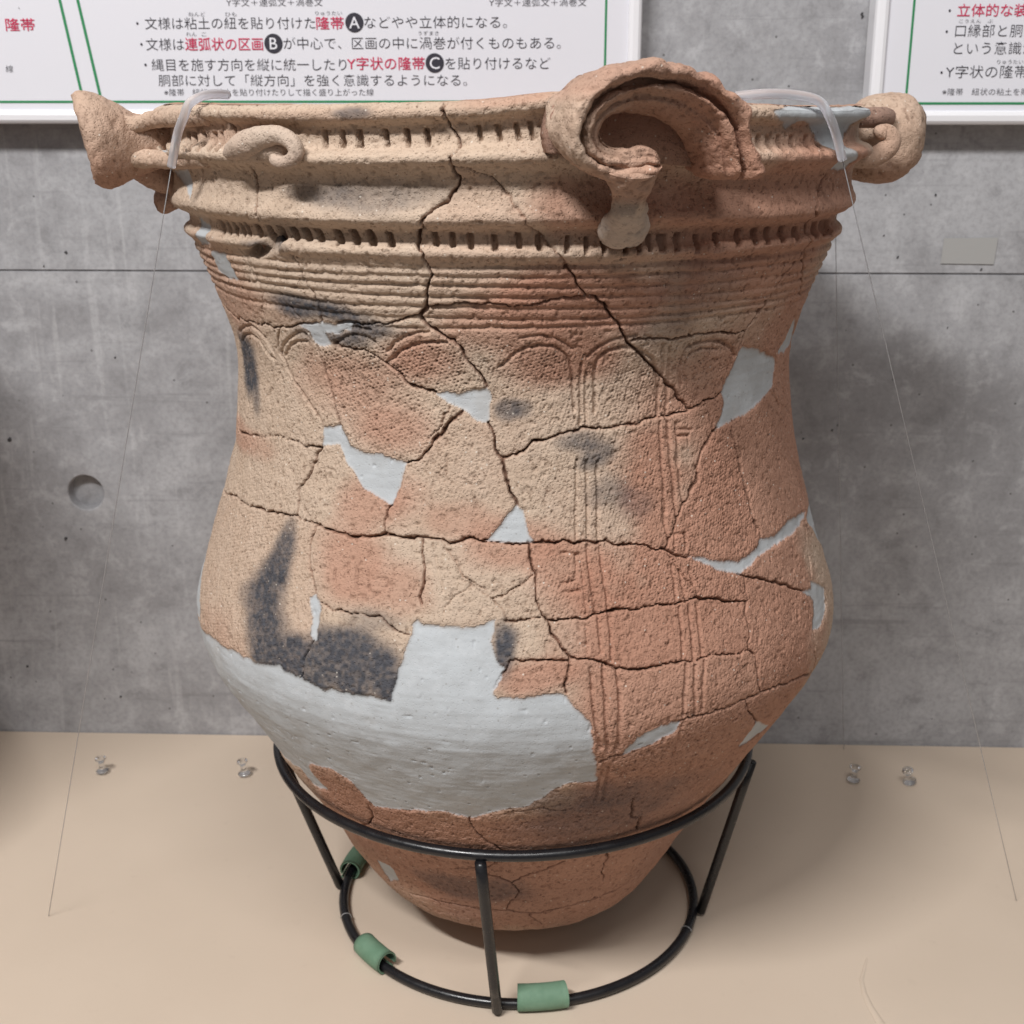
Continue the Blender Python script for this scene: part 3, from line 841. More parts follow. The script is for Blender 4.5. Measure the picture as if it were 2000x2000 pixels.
for t0, z0, t1, z1, wm, dm in N:
    ta, tb = math.radians(t0 / 10), math.radians(t1 / 10); sa, sb = float(s_of_z(z0 / 1e4)), float(s_of_z(z1 / 1e4))
    a, c = window(min(ta, tb), max(ta, tb), min(sa, sb), max(sa, sb), .007)
    rl = RR[a, c] * 1000
    kk = np.clip((SR[a, c] - sa) / (sb - sa + 1e-9), -1, 2)
    du = (TT[a, c] - (ta + kk * (tb - ta))) * rl + WARPU[a, c] * .25
    L = abs(sb - sa) * 1000
    dv = np.abs(kk - .5) * L + WARPS[a, c] * .2
    hw = max(wm * .05, .8)
    f = (1 - sstep(hw * .70, hw * 1.12, np.abs(du))) * (1 - sstep(L * .52, L * .72, dv))
    # one flank steep, the other sloping, as a spatula leaves it
    f = f * (.55 + .45 * np.clip(.5 - du / (2 * hw), 0, 1))
    notch[a, c] = np.maximum(notch[a, c], f * dm * .135)
hole = np.full((NR, NC), 9., np.float32)
a, c, m = poly_mask(HOLE, 1.0)
holem = np.zeros((NR, NC), np.float32); holem[a, c][m] = 1
def blur(f, n):
    for _ in range(n):
        f = (np.roll(f, 1, 0) + np.roll(f, -1, 0) + 2 * f) * .25; f = (np.roll(f, 1, 1) + np.roll(f, -1, 1) + 2 * f) * .25
    return f
holem = blur(holem, 4)
# edges of plaster
pb = (plaster > 0).astype(np.float32); pbl = blur(pb, 3)

# ---- label map (sherds, plaster fills)
solid = (crackmm > .75) & (plaster == 0)
lab = np.zeros((NR, NC), np.int32)
par = [0]
def find(i):
    while par[i] != i: par[i] = par[par[i]]; i = par[i]
    return i
prev = []
for r in range(NR):
    row = solid[r].astype(np.int8); d = np.diff(np.concatenate([[0], row, [0]])); st = np.where(d == 1)[0]; en = np.where(d == -1)[0]
    cur = []; j = 0
    for a0, b0 in zip(st, en):
        L = 0
        while j < len(prev) and prev[j][1] <= a0: j += 1
        jj = j
        while jj < len(prev) and prev[jj][0] < b0:
            f = find(prev[jj][2])
            if L == 0: L = f
            elif f != L: par[max(f, L)] = min(f, L); L = min(f, L)
            jj += 1
        if L == 0: par.append(len(par)); L = len(par) - 1
        cur.append((a0, b0, L)); lab[r, a0:b0] = L
    prev = cur
root = np.array([find(i) for i in range(len(par))]); lab = root[lab]
cnt = np.bincount(lab.ravel()); small = np.where(cnt < 700)[0]; lab[np.isin(lab, small)] = 0
lab[plaster > 0] = plaster[plaster > 0] + 100000
for it in range(60):
    z0 = lab == 0
    if not z0.any(): break
    for ax, sh in ((0, 1), (0, -1), (1, 1), (1, -1)):
        s = np.roll(lab, sh, ax); m = (lab == 0) & (s != 0); lab[m] = s[m]

# ---- relief (mm along the normal)
cr = 1 - sstep(.35, 1.35, crack); cr = np.maximum(cr, .42 * (1 - sstep(.3, 1.5, thin)))
lump = fbm(P3 * 22, 3, 21); med = fbm(P3 * 130, 2, 31); fine = vnoise(P3 * 420, 41)
zc = ZZ
body = (1 - sstep(.535, .555, zc)) * sstep(.15, .2, zc)
# cord marking: slanting rows of small dents
ul = TT * RR * 1000; sl = SR * 1000
wa = vnoise(P3 * 14, 51) * 3
ca = (ul * .96 + sl * .27) + wa; cb = (-ul * .30 + sl * .95) + wa * .6
ib = np.floor(cb / 2.15); ca2 = ca / 2.9 + .5 * (ib % 2); ia = np.floor(ca2)
_k = ((ia.astype(np.int64) * 73856093) ^ (ib.astype(np.int64) * 19349663))
_k ^= (_k >> 11)
hd = _TAB[_k & 0xFFFF]; hx = _TAB[(_k * 7 + 3) & 0xFFFF] - .5; hy = _TAB[(_k * 13 + 5) & 0xFFFF] - .5
dent = (1 - sstep(.12, .50, np.hypot((ca2 - ia - .5 - hx * .3) * 1.05, (cb / 2.15 - ib - .5 - hy * .3) * 1.25 ))) * (.25 + .75 * hd ** 1.6)
cordw = (.35 + .65 * sstep(-.45, .35, vnoise(P3 * 17, 61) + .2)) * body
pits = sstep(.42, .75, vnoise(P3 * 330, 71)) + .8 * sstep(.45, .8, vnoise(P3 * 610, 72))
scr = vnoise(np.stack([TT * 18, ZZ * 0, ZZ * 520], -1), 81)        # wiping marks in the smooth zones
lower = 1 - sstep(.16, .22, zc)
disp = lump * 1.3 + med * .50 + fine * .13 - pits * .85 + scr * .12 * (1 - body)
worn = _rng.uniform(.45, 1.3, lab.max() + 1).astype(np.float32)[lab]
disp -= dent * cordw * 1.35 * worn
disp += np.minimum(0, fbm(P3 * 260, 2, 91)) * .32 * body
sherd_off = _rng.uniform(-.55, .55, lab.max() + 1).astype(np.float32)
disp_p = lump * 1.4 + vnoise(P3 * 90, 33) * .55 + vnoise(P3 * 300, 34) * .10 - .9 + scr * .10
disp_p -= .8 * sstep(.72, .9, vnoise(P3 * 240, 35))
disp = disp - groove * (.8 + .3 * fine) - notch
edge = 1 - sstep(.0, 2.6, crackmm)
disp = disp + sherd_off[lab] * (plaster == 0) - .45 * edge * (1 + .8 * wm1)
disp = disp * (1 - pbl) + disp_p * pbl
disp = disp - .5 * ((pbl > .1) & (pbl < .55)) * (.6 + .8 * wm1).clip(0, 2)
crdepth = 5.5 * cr * (1 - pbl * .8) * (.75 + .5 * wn1).clip(.4, 1.2)
wide = np.zeros_like(cr)
disp = disp - crdepth - holem * 13
disp = disp * .001
# gentle unevenness of the coil-built vessel
rwob = .0018 * np.sin(TT * 2 + 1) * sstep(.1, .3, zc) + .0012 * np.sin(TT * 3 + zc * 9)
zwob = .0042 * np.exp(-((np.degrees(TT) - 7) / 8) ** 2) * sstep(.664, .676, zc) + .0012 * np.sin(TT * 5 + .7) * sstep(.60, .63, zc)
nr = nr_row[:, None]; nz = nz_row[:, None]
R2 = RR + disp * nr + rwob; Z2 = ZZ + disp * nz + zwob
bz = np.minimum(1, (.034 + .012 - ZZ).clip(0) / .012)
Z2 = Z2 + bz * (.0035 * np.sin(TT * 3.3 + 1.1) + .003 * vnoise(P3 * 40, 141))
V = np.stack([R2 * np.sin(TT), -R2 * np.cos(TT), Z2], -1).astype(np.float32)

# ---- colour regions of the fired clay, with some shade painted in
def spots(L, mode):
    f = np.zeros((NR, NC), np.float32)
    wt = (vnoise(P3 * 26, 101) * .22 + vnoise(P3 * 80, 102) * .12)
    for t, z, rt, rz_, v in L:
        a = (np.degrees(TT) * 10 - t) / rt; b = (ZZ * 1e4 - z) / rz_
        d = np.sqrt(a * a + b * b) + wt * (1.4 if mode else 1)
        g = (1 - sstep(.50 if mode else .45, 1.50 if mode else 1.35, d)) * min(1, v / (85 if mode else 100))
        f = 1 - (1 - f) * (1 - g)
    return f
red = spots(RED, 0); soot = spots(SOOT_SHADE, 1)
red = np.clip(red + .16 * fbm(P3 * 30, 3, 111) + .16 * sstep(-.2, .4, TT) + .55 * (1 - sstep(.16, .22, ZZ)), 0, 1)
red = np.clip(red + .55 * cr, 0, 1)
sherd_red = _rng.uniform(-.12, .12, lab.max() + 1)[lab]
red = np.clip(red + sherd_red, 0, 1)
soot = np.clip(soot * (.95 + .18 * fine) + .24 * (1 - sstep(.10, .25, ZZ)) * (.7 + .6 * vnoise(P3 * 25, 131)), 0, 1)
soot = np.clip(soot + .5 * holem, 0, 1)  # shade of the chipped hollow painted in through the same channel
PAINT = np.stack([red, soot, pbl * pb, np.clip(cr * .9 + .35 * notch / 5 + .50 * dent * cordw * (pits > .1) + .26 * dent * cordw + .22 * pits, 0, 1) * (1 - pb)], -1).astype(np.float32)  # alpha: darker in cracks, notches, dents and pits

# ---- emit one mesh per sherd / fill
fl = lab[:-1, :-1]
idx = (np.arange(NR)[:, None] * NC + np.arange(NC)[None]).astype(np.int64)
quads = np.stack([idx[:-1, :-1], idx[:-1, 1:], idx[1:, 1:], idx[1:, :-1]], -1)
Vf = V.reshape(-1, 3); Pf = PAINT.reshape(-1, 4)
def grid_mesh(name, q, mat, parent, label=None):
    u, inv = np.unique(q.ravel(), return_inverse=True)
    me = bpy.data.meshes.new(name); nq = len(q)
    me.vertices.add(len(u)); me.vertices.foreach_set('co', Vf[u].ravel())
    me.loops.add(nq * 4); me.loops.foreach_set('vertex_index', inv.astype(np.int32).ravel())
    me.polygons.add(nq); me.polygons.foreach_set('loop_start', np.arange(0, nq * 4, 4, dtype=np.int32))
    me.polygons.foreach_set('use_smooth', np.ones(nq, bool))
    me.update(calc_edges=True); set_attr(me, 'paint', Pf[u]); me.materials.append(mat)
    o = bpy.data.objects.new(name, me); link(o, parent)
    if label: o['label'] = label
    return o
big = None
for L in np.unique(fl):
    m = fl == L
    if L == 0 or m.sum() < 12: continue
    q = quads[m]
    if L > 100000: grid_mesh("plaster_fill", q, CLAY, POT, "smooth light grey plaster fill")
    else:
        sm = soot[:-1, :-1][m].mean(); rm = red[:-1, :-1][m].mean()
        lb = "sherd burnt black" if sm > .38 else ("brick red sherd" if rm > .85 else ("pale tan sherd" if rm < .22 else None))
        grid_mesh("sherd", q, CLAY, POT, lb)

def clay_mesh(name, V_, F_, parent, red_, soot_=0., white_=0., disp_=.0009, label=None, seed=0):
    """coarse or dense clay piece with noise relief and paint; red_/soot_ scalar or per-vertex"""
    V_ = np.asarray(V_, np.float32)
    me = bpy.data.meshes.new(name); me.from_pydata(V_.tolist(), [], F_); me.update()
    n = np.empty(len(V_) * 3, np.float32); me.vertex_normals.foreach_get('vector', n); n = n.reshape(-1, 3)
    pt = sstep(.42, .75, vnoise(V_ * 330, 71 + seed)) + .8 * sstep(.45, .8, vnoise(V_ * 610, 72 + seed))
    d = disp_ * (fbm(V_ * 60, 3, 5 + seed) + .35 * fbm(V_ * 300, 2, 6 + seed)) - pt * (.00030 if disp_ < .0011 else .0007)
    V2 = V_ + n * d[:, None]
    me.vertices.foreach_set('co', V2.astype(np.float32).ravel()); me.update()
    me.polygons.foreach_set('use_smooth', np.ones(len(me.polygons), bool))
    r = np.clip(np.broadcast_to(red_, len(V_)) + .18 * fbm(V_ * 40, 2, 8 + seed), 0, 1)
    s = np.clip(np.broadcast_to(soot_, len(V_)) + 0, 0, 1); w = np.broadcast_to(white_, len(V_))
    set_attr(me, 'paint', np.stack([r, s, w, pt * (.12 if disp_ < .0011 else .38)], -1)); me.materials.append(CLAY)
    o = bpy.data.objects.new(name, me); link(o, parent)
    if label: o['label'] = label
    return o
def lathe(prof, t0, t1, n):
    A = np.linspace(t0, t1, n); V_ = []; F_ = []
    for r, z in prof:
        for a in A: V_.append((r * math.sin(a), -r * math.cos(a), z))
    for i in range(len(prof) - 1):
        for j in range(n - 1): F_.append((i * n + j, i * n + j + 1, (i + 1) * n + j + 1, (i + 1) * n + j))
    return V_, F_
# far half of the wall, inside and underside
rows = np.unique(np.concatenate([np.arange(0, NR, 7), [NR - 1]]))
v_, f_ = lathe([(r_row[i], z_row[i]) for i in rows], TH - .002, 2 * math.pi - TH + .002, 110)
clay_mesh("back_wall", v_, f_, POT, .6)
inn = [(.2562, .6841), (.2530, .6850), (.2480, .6846), (.2450, .6815), (.2435, .672), (.2420, .650), (.239, .62), (.228, .58), (.2135, .54), (.203, .50), (.2075, .46), (.2215, .42), (.236, .37), (.2505, .30), (.233, .24), (.20, .2), (.16, .14), (.12, .08), (.09, .055), (.05, .05), (.0005, .05)]
v_, f_ = lathe(inn[::-1], 0, 2 * math.pi, 300)
v_ = np.array(v_); _a = np.arctan2(v_[:, 0], -v_[:, 1])
v_[:, 2] += (.0042 * np.exp(-((np.degrees(_a) - 7) / 8) ** 2) + .0012 * np.sin(_a * 5 + .7)) * sstep(.60, .676, v_[:, 2])
clay_mesh("inner_wall", v_, f_, POT, .7, .1, 0, .0004)
bs = [(.0005, .0375), (.05, .037), (.09, .0355), (.0975, .0341)]
v_, f_ = lathe(bs, 0, 2 * math.pi, 160)
clay_mesh("base", v_, f_, POT, .7, .1)

# ---- rim ornaments
def frame(deg):
    t = math.radians(deg)
    return np.array([math.sin(t), -math.cos(t), 0]), np.array([math.cos(t), math.sin(t), 0]), np.array([0, 0, 1.])
def spline(pts, n):
    p = np.asarray(pts, float); m = len(p)
    t = np.concatenate([[0], np.cumsum(np.linalg.norm(np.diff(p[:, :2], axis=0), axis=1) + 1e-9)])
    x = np.linspace(0, t[-1], n)
    # Catmull-Rom through the points
    out = np.empty((n, p.shape[1]))
    for k_, xv in enumerate(x):
        i = min(max(np.searchsorted(t, xv) - 1, 0), m - 2)
        p0, p1, p2, p3 = p[max(i - 1, 0)], p[i], p[i + 1], p[min(i + 2, m - 1)]
        u = (xv - t[i]) / (t[i + 1] - t[i])
        out[k_] = .5 * ((2 * p1) + (-p0 + p2) * u + (2 * p0 - 5 * p1 + 4 * p2 - p3) * u * u + (-p0 + 3 * p1 - 3 * p2 + p3) * u ** 3)
    return out
def sweep(rings):
    """list of (k,3) closed rings -> verts, faces with end caps"""
    V_ = np.concatenate(rings); n = len(rings[0]); F_ = []
    for i in range(len(rings) - 1):
        for j in range(n):
            F_.append((i * n + j, i * n + (j + 1) % n, (i + 1) * n + (j + 1) % n, (i + 1) * n + j))
    c0, c1 = len(V_), len(V_) + 1
    V_ = np.concatenate([V_, [rings[0].mean(0)], [rings[-1].mean(0)]])
    for j in range(n):
        F_.append((c0, (j + 1) % n, j)); F_.append((c1, (len(rings) - 1) * n + j, (len(rings) - 1) * n + (j + 1) % n))
    return V_, F_
def rope(path, radii, n=28, sub=120, flat=1.0):
    """round-sectioned coil of clay along a 3D path"""
    p = spline(np.column_stack([path, radii]), sub); c = p[:, :3]; ra = p[:, 3]
    rings = []
    up = np.array([0, 0, 1.])
    for i in range(sub):
        d = c[min(i + 1, sub - 1)] - c[max(i - 1, 0)]; d /= np.linalg.norm(d) + 1e-12
        out = np.array([c[i][0], c[i][1], 0]); out /= np.linalg.norm(out)
        a = out - d * out.dot(d); a /= np.linalg.norm(a); b = np.cross(d, a)
        e = ra[i] * (min(1, math.sqrt(max(0, 1 - (1 - min(1, i / 7)) ** 2)) + .02)) * min(1, math.sqrt(max(0, 1 - (1 - min(1, (sub - 1 - i) / 7)) ** 2)) + .02)
        g = np.linspace(0, 2 * math.pi, n, endpoint=False)
        rings.append(c[i] + np.outer(np.cos(g), a) * e * flat + np.outer(np.sin(g), b) * e)
    return sweep(rings)

def scroll(deg):
    """the big scroll: a grooved band curling in a leaning plane in front of a raised back plate"""
    er, et, ez = frame(deg)
    lean = .16
    def pt(u, z, b): return er * (.305 + (z - .63) * lean + b) + et * u + ez * z
    outer = [(.0450, .6470), (.0390, .6640), (.0325, .6790), (.0225, .6895), (.0080, .6980), (-.0085, .7030), (-.0255, .7035), (-.0415, .7010), (-.0545, .6955), (-.0640, .6870), (-.0695, .6770), (-.0708, .6660), (-.0670, .6550), (-.0570, .6475), (-.0440, .6437), (-.0335, .6437), (-.0285, .6448), (-.0255, .6462)]
    inner = [(.0180, .6500), (.0140, .6600), (.0075, .6685), (-.0010, .6738), (-.0110, .6775), (-.0220, .6797), (-.0320, .6797), (-.0410, .6775), (-.0465, .6738), (-.0490, .6700), (-.0490, .6665), (-.0475, .6630), (-.0445, .6606), (-.0390, .6593), (-.0330, .6594), (-.0285, .6603), (-.0255, .6606), (-.0230, .6605)]
    n = 190
    o_ = spline(outer, n); i_ = spline(inner, n)
    # section: (fraction across from inner to outer, depth out of the plane)
    prof = [(-.04, -.020), (0, -.0135), (.06, -.0100), (.14, -.0072), (.20, -.0056), (.26, -.0064), (.31, -.0060), (.35, -.0036), (.40, -.0010), (.45, .0004), (.495, .0004), (.535, -.0012), (.57, -.0058), (.60, -.0078), (.63, -.0060), (.67, -.0002), (.75, .0034), (.82, .0044), (.90, .0036), (.97, .0008), (1.01, -.0050), (1.02, -.014), (1.0, -.026), (.97, -.040), (.94, -.052), (.6, -.056), (.25, -.056), (.1, -.050), (.02, -.040), (-.03, -.030)]
    rings = []
    for k_ in range(n):
        u0, z0 = i_[k_]; u1, z1 = o_[k_]; f = k_ / (n - 1)
        gz = 1 - .8 * sstep(.76, .93, f)                     # the grooves fade out on the curled end
        back = 1.0 if f < .60 else 1 - .62 * float(sstep(.62, .86, f))
        ring = []
        rough = .0024 * float(vnoise(np.array([[k_ * .13, 2.2, 1.1]]), 77)[0])
        for fr, b in prof:
            if b > -.0138: b = b * gz - .0016 * (1 - gz) + .0010 * float(vnoise(np.array([[k_ * .09, fr * 6, 3.3]]), 78)[0])
            else: b = b * back
            fr2 = fr if fr < .8 else fr + rough / .022
            ring.append(pt(u0 + (u1 - u0) * fr2, z0 + (z1 - z0) * fr2, b))
        rings.append(np.array(ring))
    # rounded blunt end of the curl
    u0, z0 = i_[-1]; u1, z1 = o_[-1]; cu, cz = (u0 + u1) / 2, (z0 + z1) / 2; hu, hz = (u1 - u0) / 2, (z1 - z0) / 2
    tu, tz = hz, -hu; tl = math.hypot(tu, tz); tu, tz = (tu / tl, tz / tl) if tu > 0 else (-tu / tl, -tz / tl)
    base_ring = [(fr, (b * .25 - .0012 if -.014 < b < 0 else (b - .0012 if b >= 0 else b * .38))) for fr, b in prof]
    foot = []
    for ph in np.linspace(1.5, .12, 8):
        sc_ = math.cos(ph); L = .0055 * math.sin(ph); u0_, z0_ = i_[0]; u1_, z1_ = o_[0]
        foot.append(np.array([pt((u0_ + u1_) / 2 + .001 * math.sin(ph) + (u1_ - u0_) * (fr - .5) * (.55 + .45 * sc_), (z0_ + z1_) / 2 - L + (z1_ - z0_) * (fr - .5) * sc_, -.012 + (b + .012) * (.3 + .7 * sc_)) for fr, b in prof]))
    rings = foot + rings
    for ph in np.linspace(.15, 1.5, 12):
        sc_ = math.cos(ph); L = .0105 * math.sin(ph)
        rings.append(np.array([pt(cu + tu * L + hu * (2 * fr - 1) * sc_, cz + tz * L + hz * (2 * fr - 1) * sc_, -.010 + (b + .010) * (.35 + .65 * sc_)) for fr, b in base_ring]))
    # finer around the section
    m = 84; fine_r = []
    for rg in rings:
        c = np.vstack([rg, rg[:1]]); t = np.linspace(0, len(rg), m, endpoint=False); i0 = t.astype(int); f = (t - i0)[:, None]
        fine_r.append(c[i0] * (1 - f) + c[i0 + 1] * f)
    V_, F_ = sweep(fine_r)
    top = sstep(.680, .700, V_[:, 2])
    rd = .62 + .3 * sstep(-.04, .03, V_ @ et) - .45 * (1 - sstep(-.066, -.052, V_ @ et)) * (1 - sstep(.68, .69, V_[:, 2]))
    clay_mesh("scroll_band", V_, F_, POT, rd, .12 * top, 0, .0024, "curling grooved band of the large scroll ornament", 3)
    # back plate closing the pocket
    ring = [(u, z) for u, z in o_[:150]]
    cu, cz = -.012, .668
    Vp = []; Fp = []; nn = len(ring)
    for lay, (b, sc_) in enumerate(((-.034, .985), (-.052, .96))):
        for u, z in ring: Vp.append(pt(cu + (u - cu) * sc_, cz + (z - cz) * sc_, b))
    Vp.append(pt(cu, cz, -.036)); Vp.append(pt(cu, cz, -.052)); c0, c1 = 2 * nn, 2 * nn + 1
    for j in range(nn):
        k2 = (j + 1) % nn
        Fp += [(c0, j, k2), (c1, nn + k2, nn + j), (j, nn + j, nn + k2, k2)]
    clay_mesh("back_plate", Vp, Fp, POT, .85, .25, 0, .001, None, 4)
    # strut joining the scroll to the ridge below
    st = [(-.0320, .6490, -.002, .0155, .0085), (-.0310, .6435, -.005, .0135, .0085), (-.0298, .6385, -.0075, .0120, .0085), (-.0282, .6331, -.012, .0112, .0085), (-.0240, .6280, -.020, .0112, .0090), (-.0205, .6222, -.030, .0125, .0100), (-.0172, .6160, -.041, .0150, .0110), (-.0150, .6120, -.050, .0155, .0110)]
    p = spline(st, 60); rings = []
    for i in range(60):
        u, z, b, w, h = p[i]; g = np.linspace(0, 2 * math.pi, 40, endpoint=False)
        q0 = p[max(i - 1, 0)]; q1 = p[min(i + 1, 59)]
        d = np.array([q1[0] - q0[0], q1[1] - q0[1], q1[2] - q0[2]]); d /= np.linalg.norm(d)
        nb = np.array([0, d[2], -d[1]]); nb /= np.linalg.norm(nb); nb = -nb if nb[2] < 0 else nb
        rings.append(np.array([pt(u + math.cos(x) * w, z + math.sin(x) * h * nb[1], b + math.sin(x) * h * nb[2]) for x in g]))
    V_, F_ = sweep(rings)
    rd = .6 * sstep(.626, .634, V_[:, 2]) - .25 * (1 - sstep(.626, .634, V_[:, 2])); so = .55 * np.exp(-((V_[:, 2] - .6275) / .004) ** 2) * (V_ @ et < -.025)
    clay_mesh("strut", V_, F_, POT, rd, so, .25 * (1 - sstep(.62, .632, V_[:, 2])), .0022, "pale worn strut under the large scroll", 5)
scroll(18)

def lug(deg, secs, label, seed, skew=.0, red_=.4):
    """flaring rim lug seen from its side: sections (rho, zlow, zhigh, half width)"""
    er, et, ez = frame(deg)
    p = spline([(s[0], s[1], s[2], s[3]) for s in secs], 90); rings = []
    for i, (rho, zl, zh, w) in enumerate(p):
        g = np.linspace(0, 2 * math.pi, 96, endpoint=False); zc_ = (zl + zh) / 2; h = (zh - zl) / 2
        f = sstep(.62, 1., i / 89)
        cs, sn = np.cos(g), np.sin(g)
        ex = .8
        uu = np.sign(cs) * np.abs(cs) ** ex * w; vv = np.sign(sn) * np.abs(sn) ** ex * h
        rings.append(np.array([er * (rho + f * skew * v / .036) + et * u + ez * (zc_ + v) for u, v in zip(uu, vv)]))
    # dished face
    last = rings[-1]; c = last.mean(0)
    for k_, (sc_, dp) in enumerate(((.93, .003), (.82, .002), (.7, -.004), (.5, -.006), (.25, -.005))):
        rings.append(c + (last - c) * sc_ + er * dp)
    V_, F_ = sweep(rings)
    zt = V_[:, 2]
    return clay_mesh("rim_lug", V_, F_, POT, red_ + .35 * (1 - sstep(.63, .665, zt)), 0, 0, .0018, label, seed)
lug(-72, [(.243, .644, .679, .018), (.262, .642, .678, .020), (.270, .6395, .6785, .022), (.279, .6365, .6810, .026), (.287, .6330, .6860, .031), (.295, .6305, .6910, .036), (.302, .6295, .6940, .039), (.3075, .6310, .6935, .038)], "pitted flaring lug at the left end of the rim", 11, .0065)
lug(98, [(.243, .642, .676, .012), (.262, .637, .680, .015), (.270, .632, .685, .022), (.279, .6290, .691, .032), (.290, .6275, .695, .039), (.300, .628, .6965, .040), (.308, .631, .6955, .038), (.313, .636, .691, .034)], "rounded pale lug at the right end of the rim", 13, .002, .22)
def sph(deg, z, rho):
    a = math.radians(deg); return (rho * math.sin(a), -rho * math.cos(a), z)
V_, F_ = rope([sph(-73, .652, .278), sph(-74, .643, .2660), sph(-75, .635, .2550), sph(-76, .6275, .2515), sph(-76.5, .6200, .2560), sph(-77, .6140, .2530)], [.015, .0145, .0125, .0105, .0108, .009], 36, 90)
clay_mesh("strut", V_, F_, POT, .65, .12, 0, .0018, "dark red strut under the left lug", 12)
V_, F_ = rope([(-0.1900, -0.1700, 0.6779), (-0.2278, -0.1250, 0.6768), (-0.2457, -0.1050, 0.6749), (-0.2571, -0.1050, 0.6719), (-0.2663, -0.1050, 0.6733), (-0.2726, -0.1050, 0.6769)], [.0066, .0064, .0060, .0060, .0060, .0045], 30, 90)
clay_mesh("rim_coil", V_, F_, POT, .25, 0, 0, .0012, None, 14)
V_, F_ = rope([(-0.1921, -0.1700, 0.6522), (-0.2246, -0.1250, 0.6494), (-0.2457, -0.1050, 0.6499), (-0.2590, -0.1050, 0.6499), (-0.2667, -0.1050, 0.6505)], [.0060, .0062, .0062, .0060, .0045], 30, 80)
clay_mesh("rim_coil", V_, F_, POT, .2, 0, 0, .0012, None, 15)
# small scroll between the lugs on the left, and the hook beside the right lug
def cyl(deg, z, rho):
    a = math.radians(deg); return (rho * math.sin(a), -rho * math.cos(a), z)
hk = [(-41.8, .6553, .2650, .0016), (-40.1, .6570, .2655, .0052), (-37.8, .6597, .2660, .0078), (-35.6, .6628, .2660, .0078), (-33.0, .6655, .2665, .0062), (-30.6, .6660, .2670, .0052), (-28.7, .6622, .2675, .0050), (-28.1, .6570, .2680, .0047), (-28.8, .6525, .2685, .0044), (-30.2, .6510, .2685, .0040), (-31.5, .6522, .2680, .0036), (-32.2, .6550, .2670, .0028)]
V_, F_ = rope([cyl(*h[:3]) for h in hk], [h[3] for h in hk], 40, 170)
clay_mesh("small_scroll", V_, F_, POT, .08, .03, .10, .0007, "small pale scroll hugging the left rim", 17)
V_, F_ = rope([cyl(-38.5, .6560, .2605), cyl(-36, .6575, .2605), cyl(-33, .6580, .2600), cyl(-30.5, .6575, .2590)], [.006, .0075, .0075, .005], 30, 60)
clay_mesh("scroll_backing", V_, F_, POT, .12, .05, .08, .0007, None, 18)
hk = [(.2480, -.034, .6490, .0068), (.2600, -.028, .6480, .0074), (.2700, -.024, .6495, .0076), (.2785, -.022, .6545, .0076), (.2815, -.022, .6605, .0072), (.2785, -.022, .6655, .0068), (.2735, -.022, .6660, .0062), (.2700, -.022, .6630, .0052)]
V_, F_ = rope([h[:3] for h in hk], [h[3] for h in hk], 32, 120)
clay_mesh("hook", V_, F_, POT, .45, 0, 0, .0006, "small curled hook beside the right lug", 19)
V_, F_ = rope([(.2520, -.016, .6770), (.2640, -.012, .6768), (.2760, -.006, .6772), (.2850, .002, .6765)], [.0075, .0075, .0078, .0075], 30, 60)
clay_mesh("stub", V_, F_, POT, .7, .35, 0, .0008, "dark broken stub above the hook", 20)

# the next jar along the table, just past the left edge of the picture: its shadow reaches in
v_, f_ = lathe([(.0005, 0), (.098, .0)] + [(r_, z_ - .034) for z_, r_ in PROF] + [(.246, .650), (.24, .62), (.205, .47), (.25, .27), (.12, .05), (.0005, .02)], 0, 2 * math.pi, 72)
nb = clay_mesh("jar", v_, f_, None, .5, .1, 0, .001, "second jar standing on the table beyond the left edge", 23)
nb['category'] = "jar"; nb.location = (-.845, -.01, .0)

# ------------------------------------------------------------------ wire stand
def tube(name, path, rad, mat, parent, closed=False, n=14, label=None):
    p = np.asarray(path, float); m = len(p); V_ = []; F_ = []
    for i in range(m):
        if closed: d = p[(i + 1) % m] - p[i - 1]
        else: d = p[min(i + 1, m - 1)] - p[max(i - 1, 0)]
        d /= np.linalg.norm(d); a = np.cross(d, (0, 0, 1.)) if abs(d[2]) < .95 else np.cross(d, (0, 1., 0)); a /= np.linalg.norm(a); b = np.cross(d, a)
        r = rad[i] if hasattr(rad, '__len__') else rad
        for k_ in range(n):
            g = 2 * math.pi * k_ / n; V_.append(p[i] + (a * math.cos(g) + b * math.sin(g)) * r)
    for i in range(m if closed else m - 1):
        for k_ in range(n): F_.append((i * n + k_, i * n + (k_ + 1) % n, ((i + 1) % m) * n + (k_ + 1) % n, ((i + 1) % m) * n + k_))
    if not closed:
        F_.append(tuple(range(n))[::-1]); F_.append(tuple((m - 1) * n + k_ for k_ in range(n)))
    return mesh_obj(name, V_, F_, mat, parent, True, label)
STAND = thing("wire_stand", "black lacquered wire ring stand holding the jar above the table", "stand")
RB, RT, ZB, ZT, TR = .1585, .2025, .0052, .167, .0042
BX = .005
circ = lambda r, z, ox, n=140: [(ox + r * math.sin(2 * math.pi * i / n), -r * math.cos(2 * math.pi * i / n), z) for i in range(n)]
tube("top_ring", circ(RT, ZT, 0), TR, BLACK, STAND, True)
tube("bottom_ring", circ(RB, ZB, BX), TR, BLACK, STAND, True)
for tx, ty, bx, by in ((-.0235, -.2065, -.0125, -.1655), (.1990, -.0560, .1665, -.0345), (-.1990, -.0360, -.1590, .0060), (.020, .2065, .012, .1655)):
    a = np.array((tx, ty, ZT - .003)); b = np.array((bx, by, .0045))
    tube("leg", [a + (b - a) * f for f in np.linspace(0, 1, 6)], .0043, BLACK, STAND, n=12)

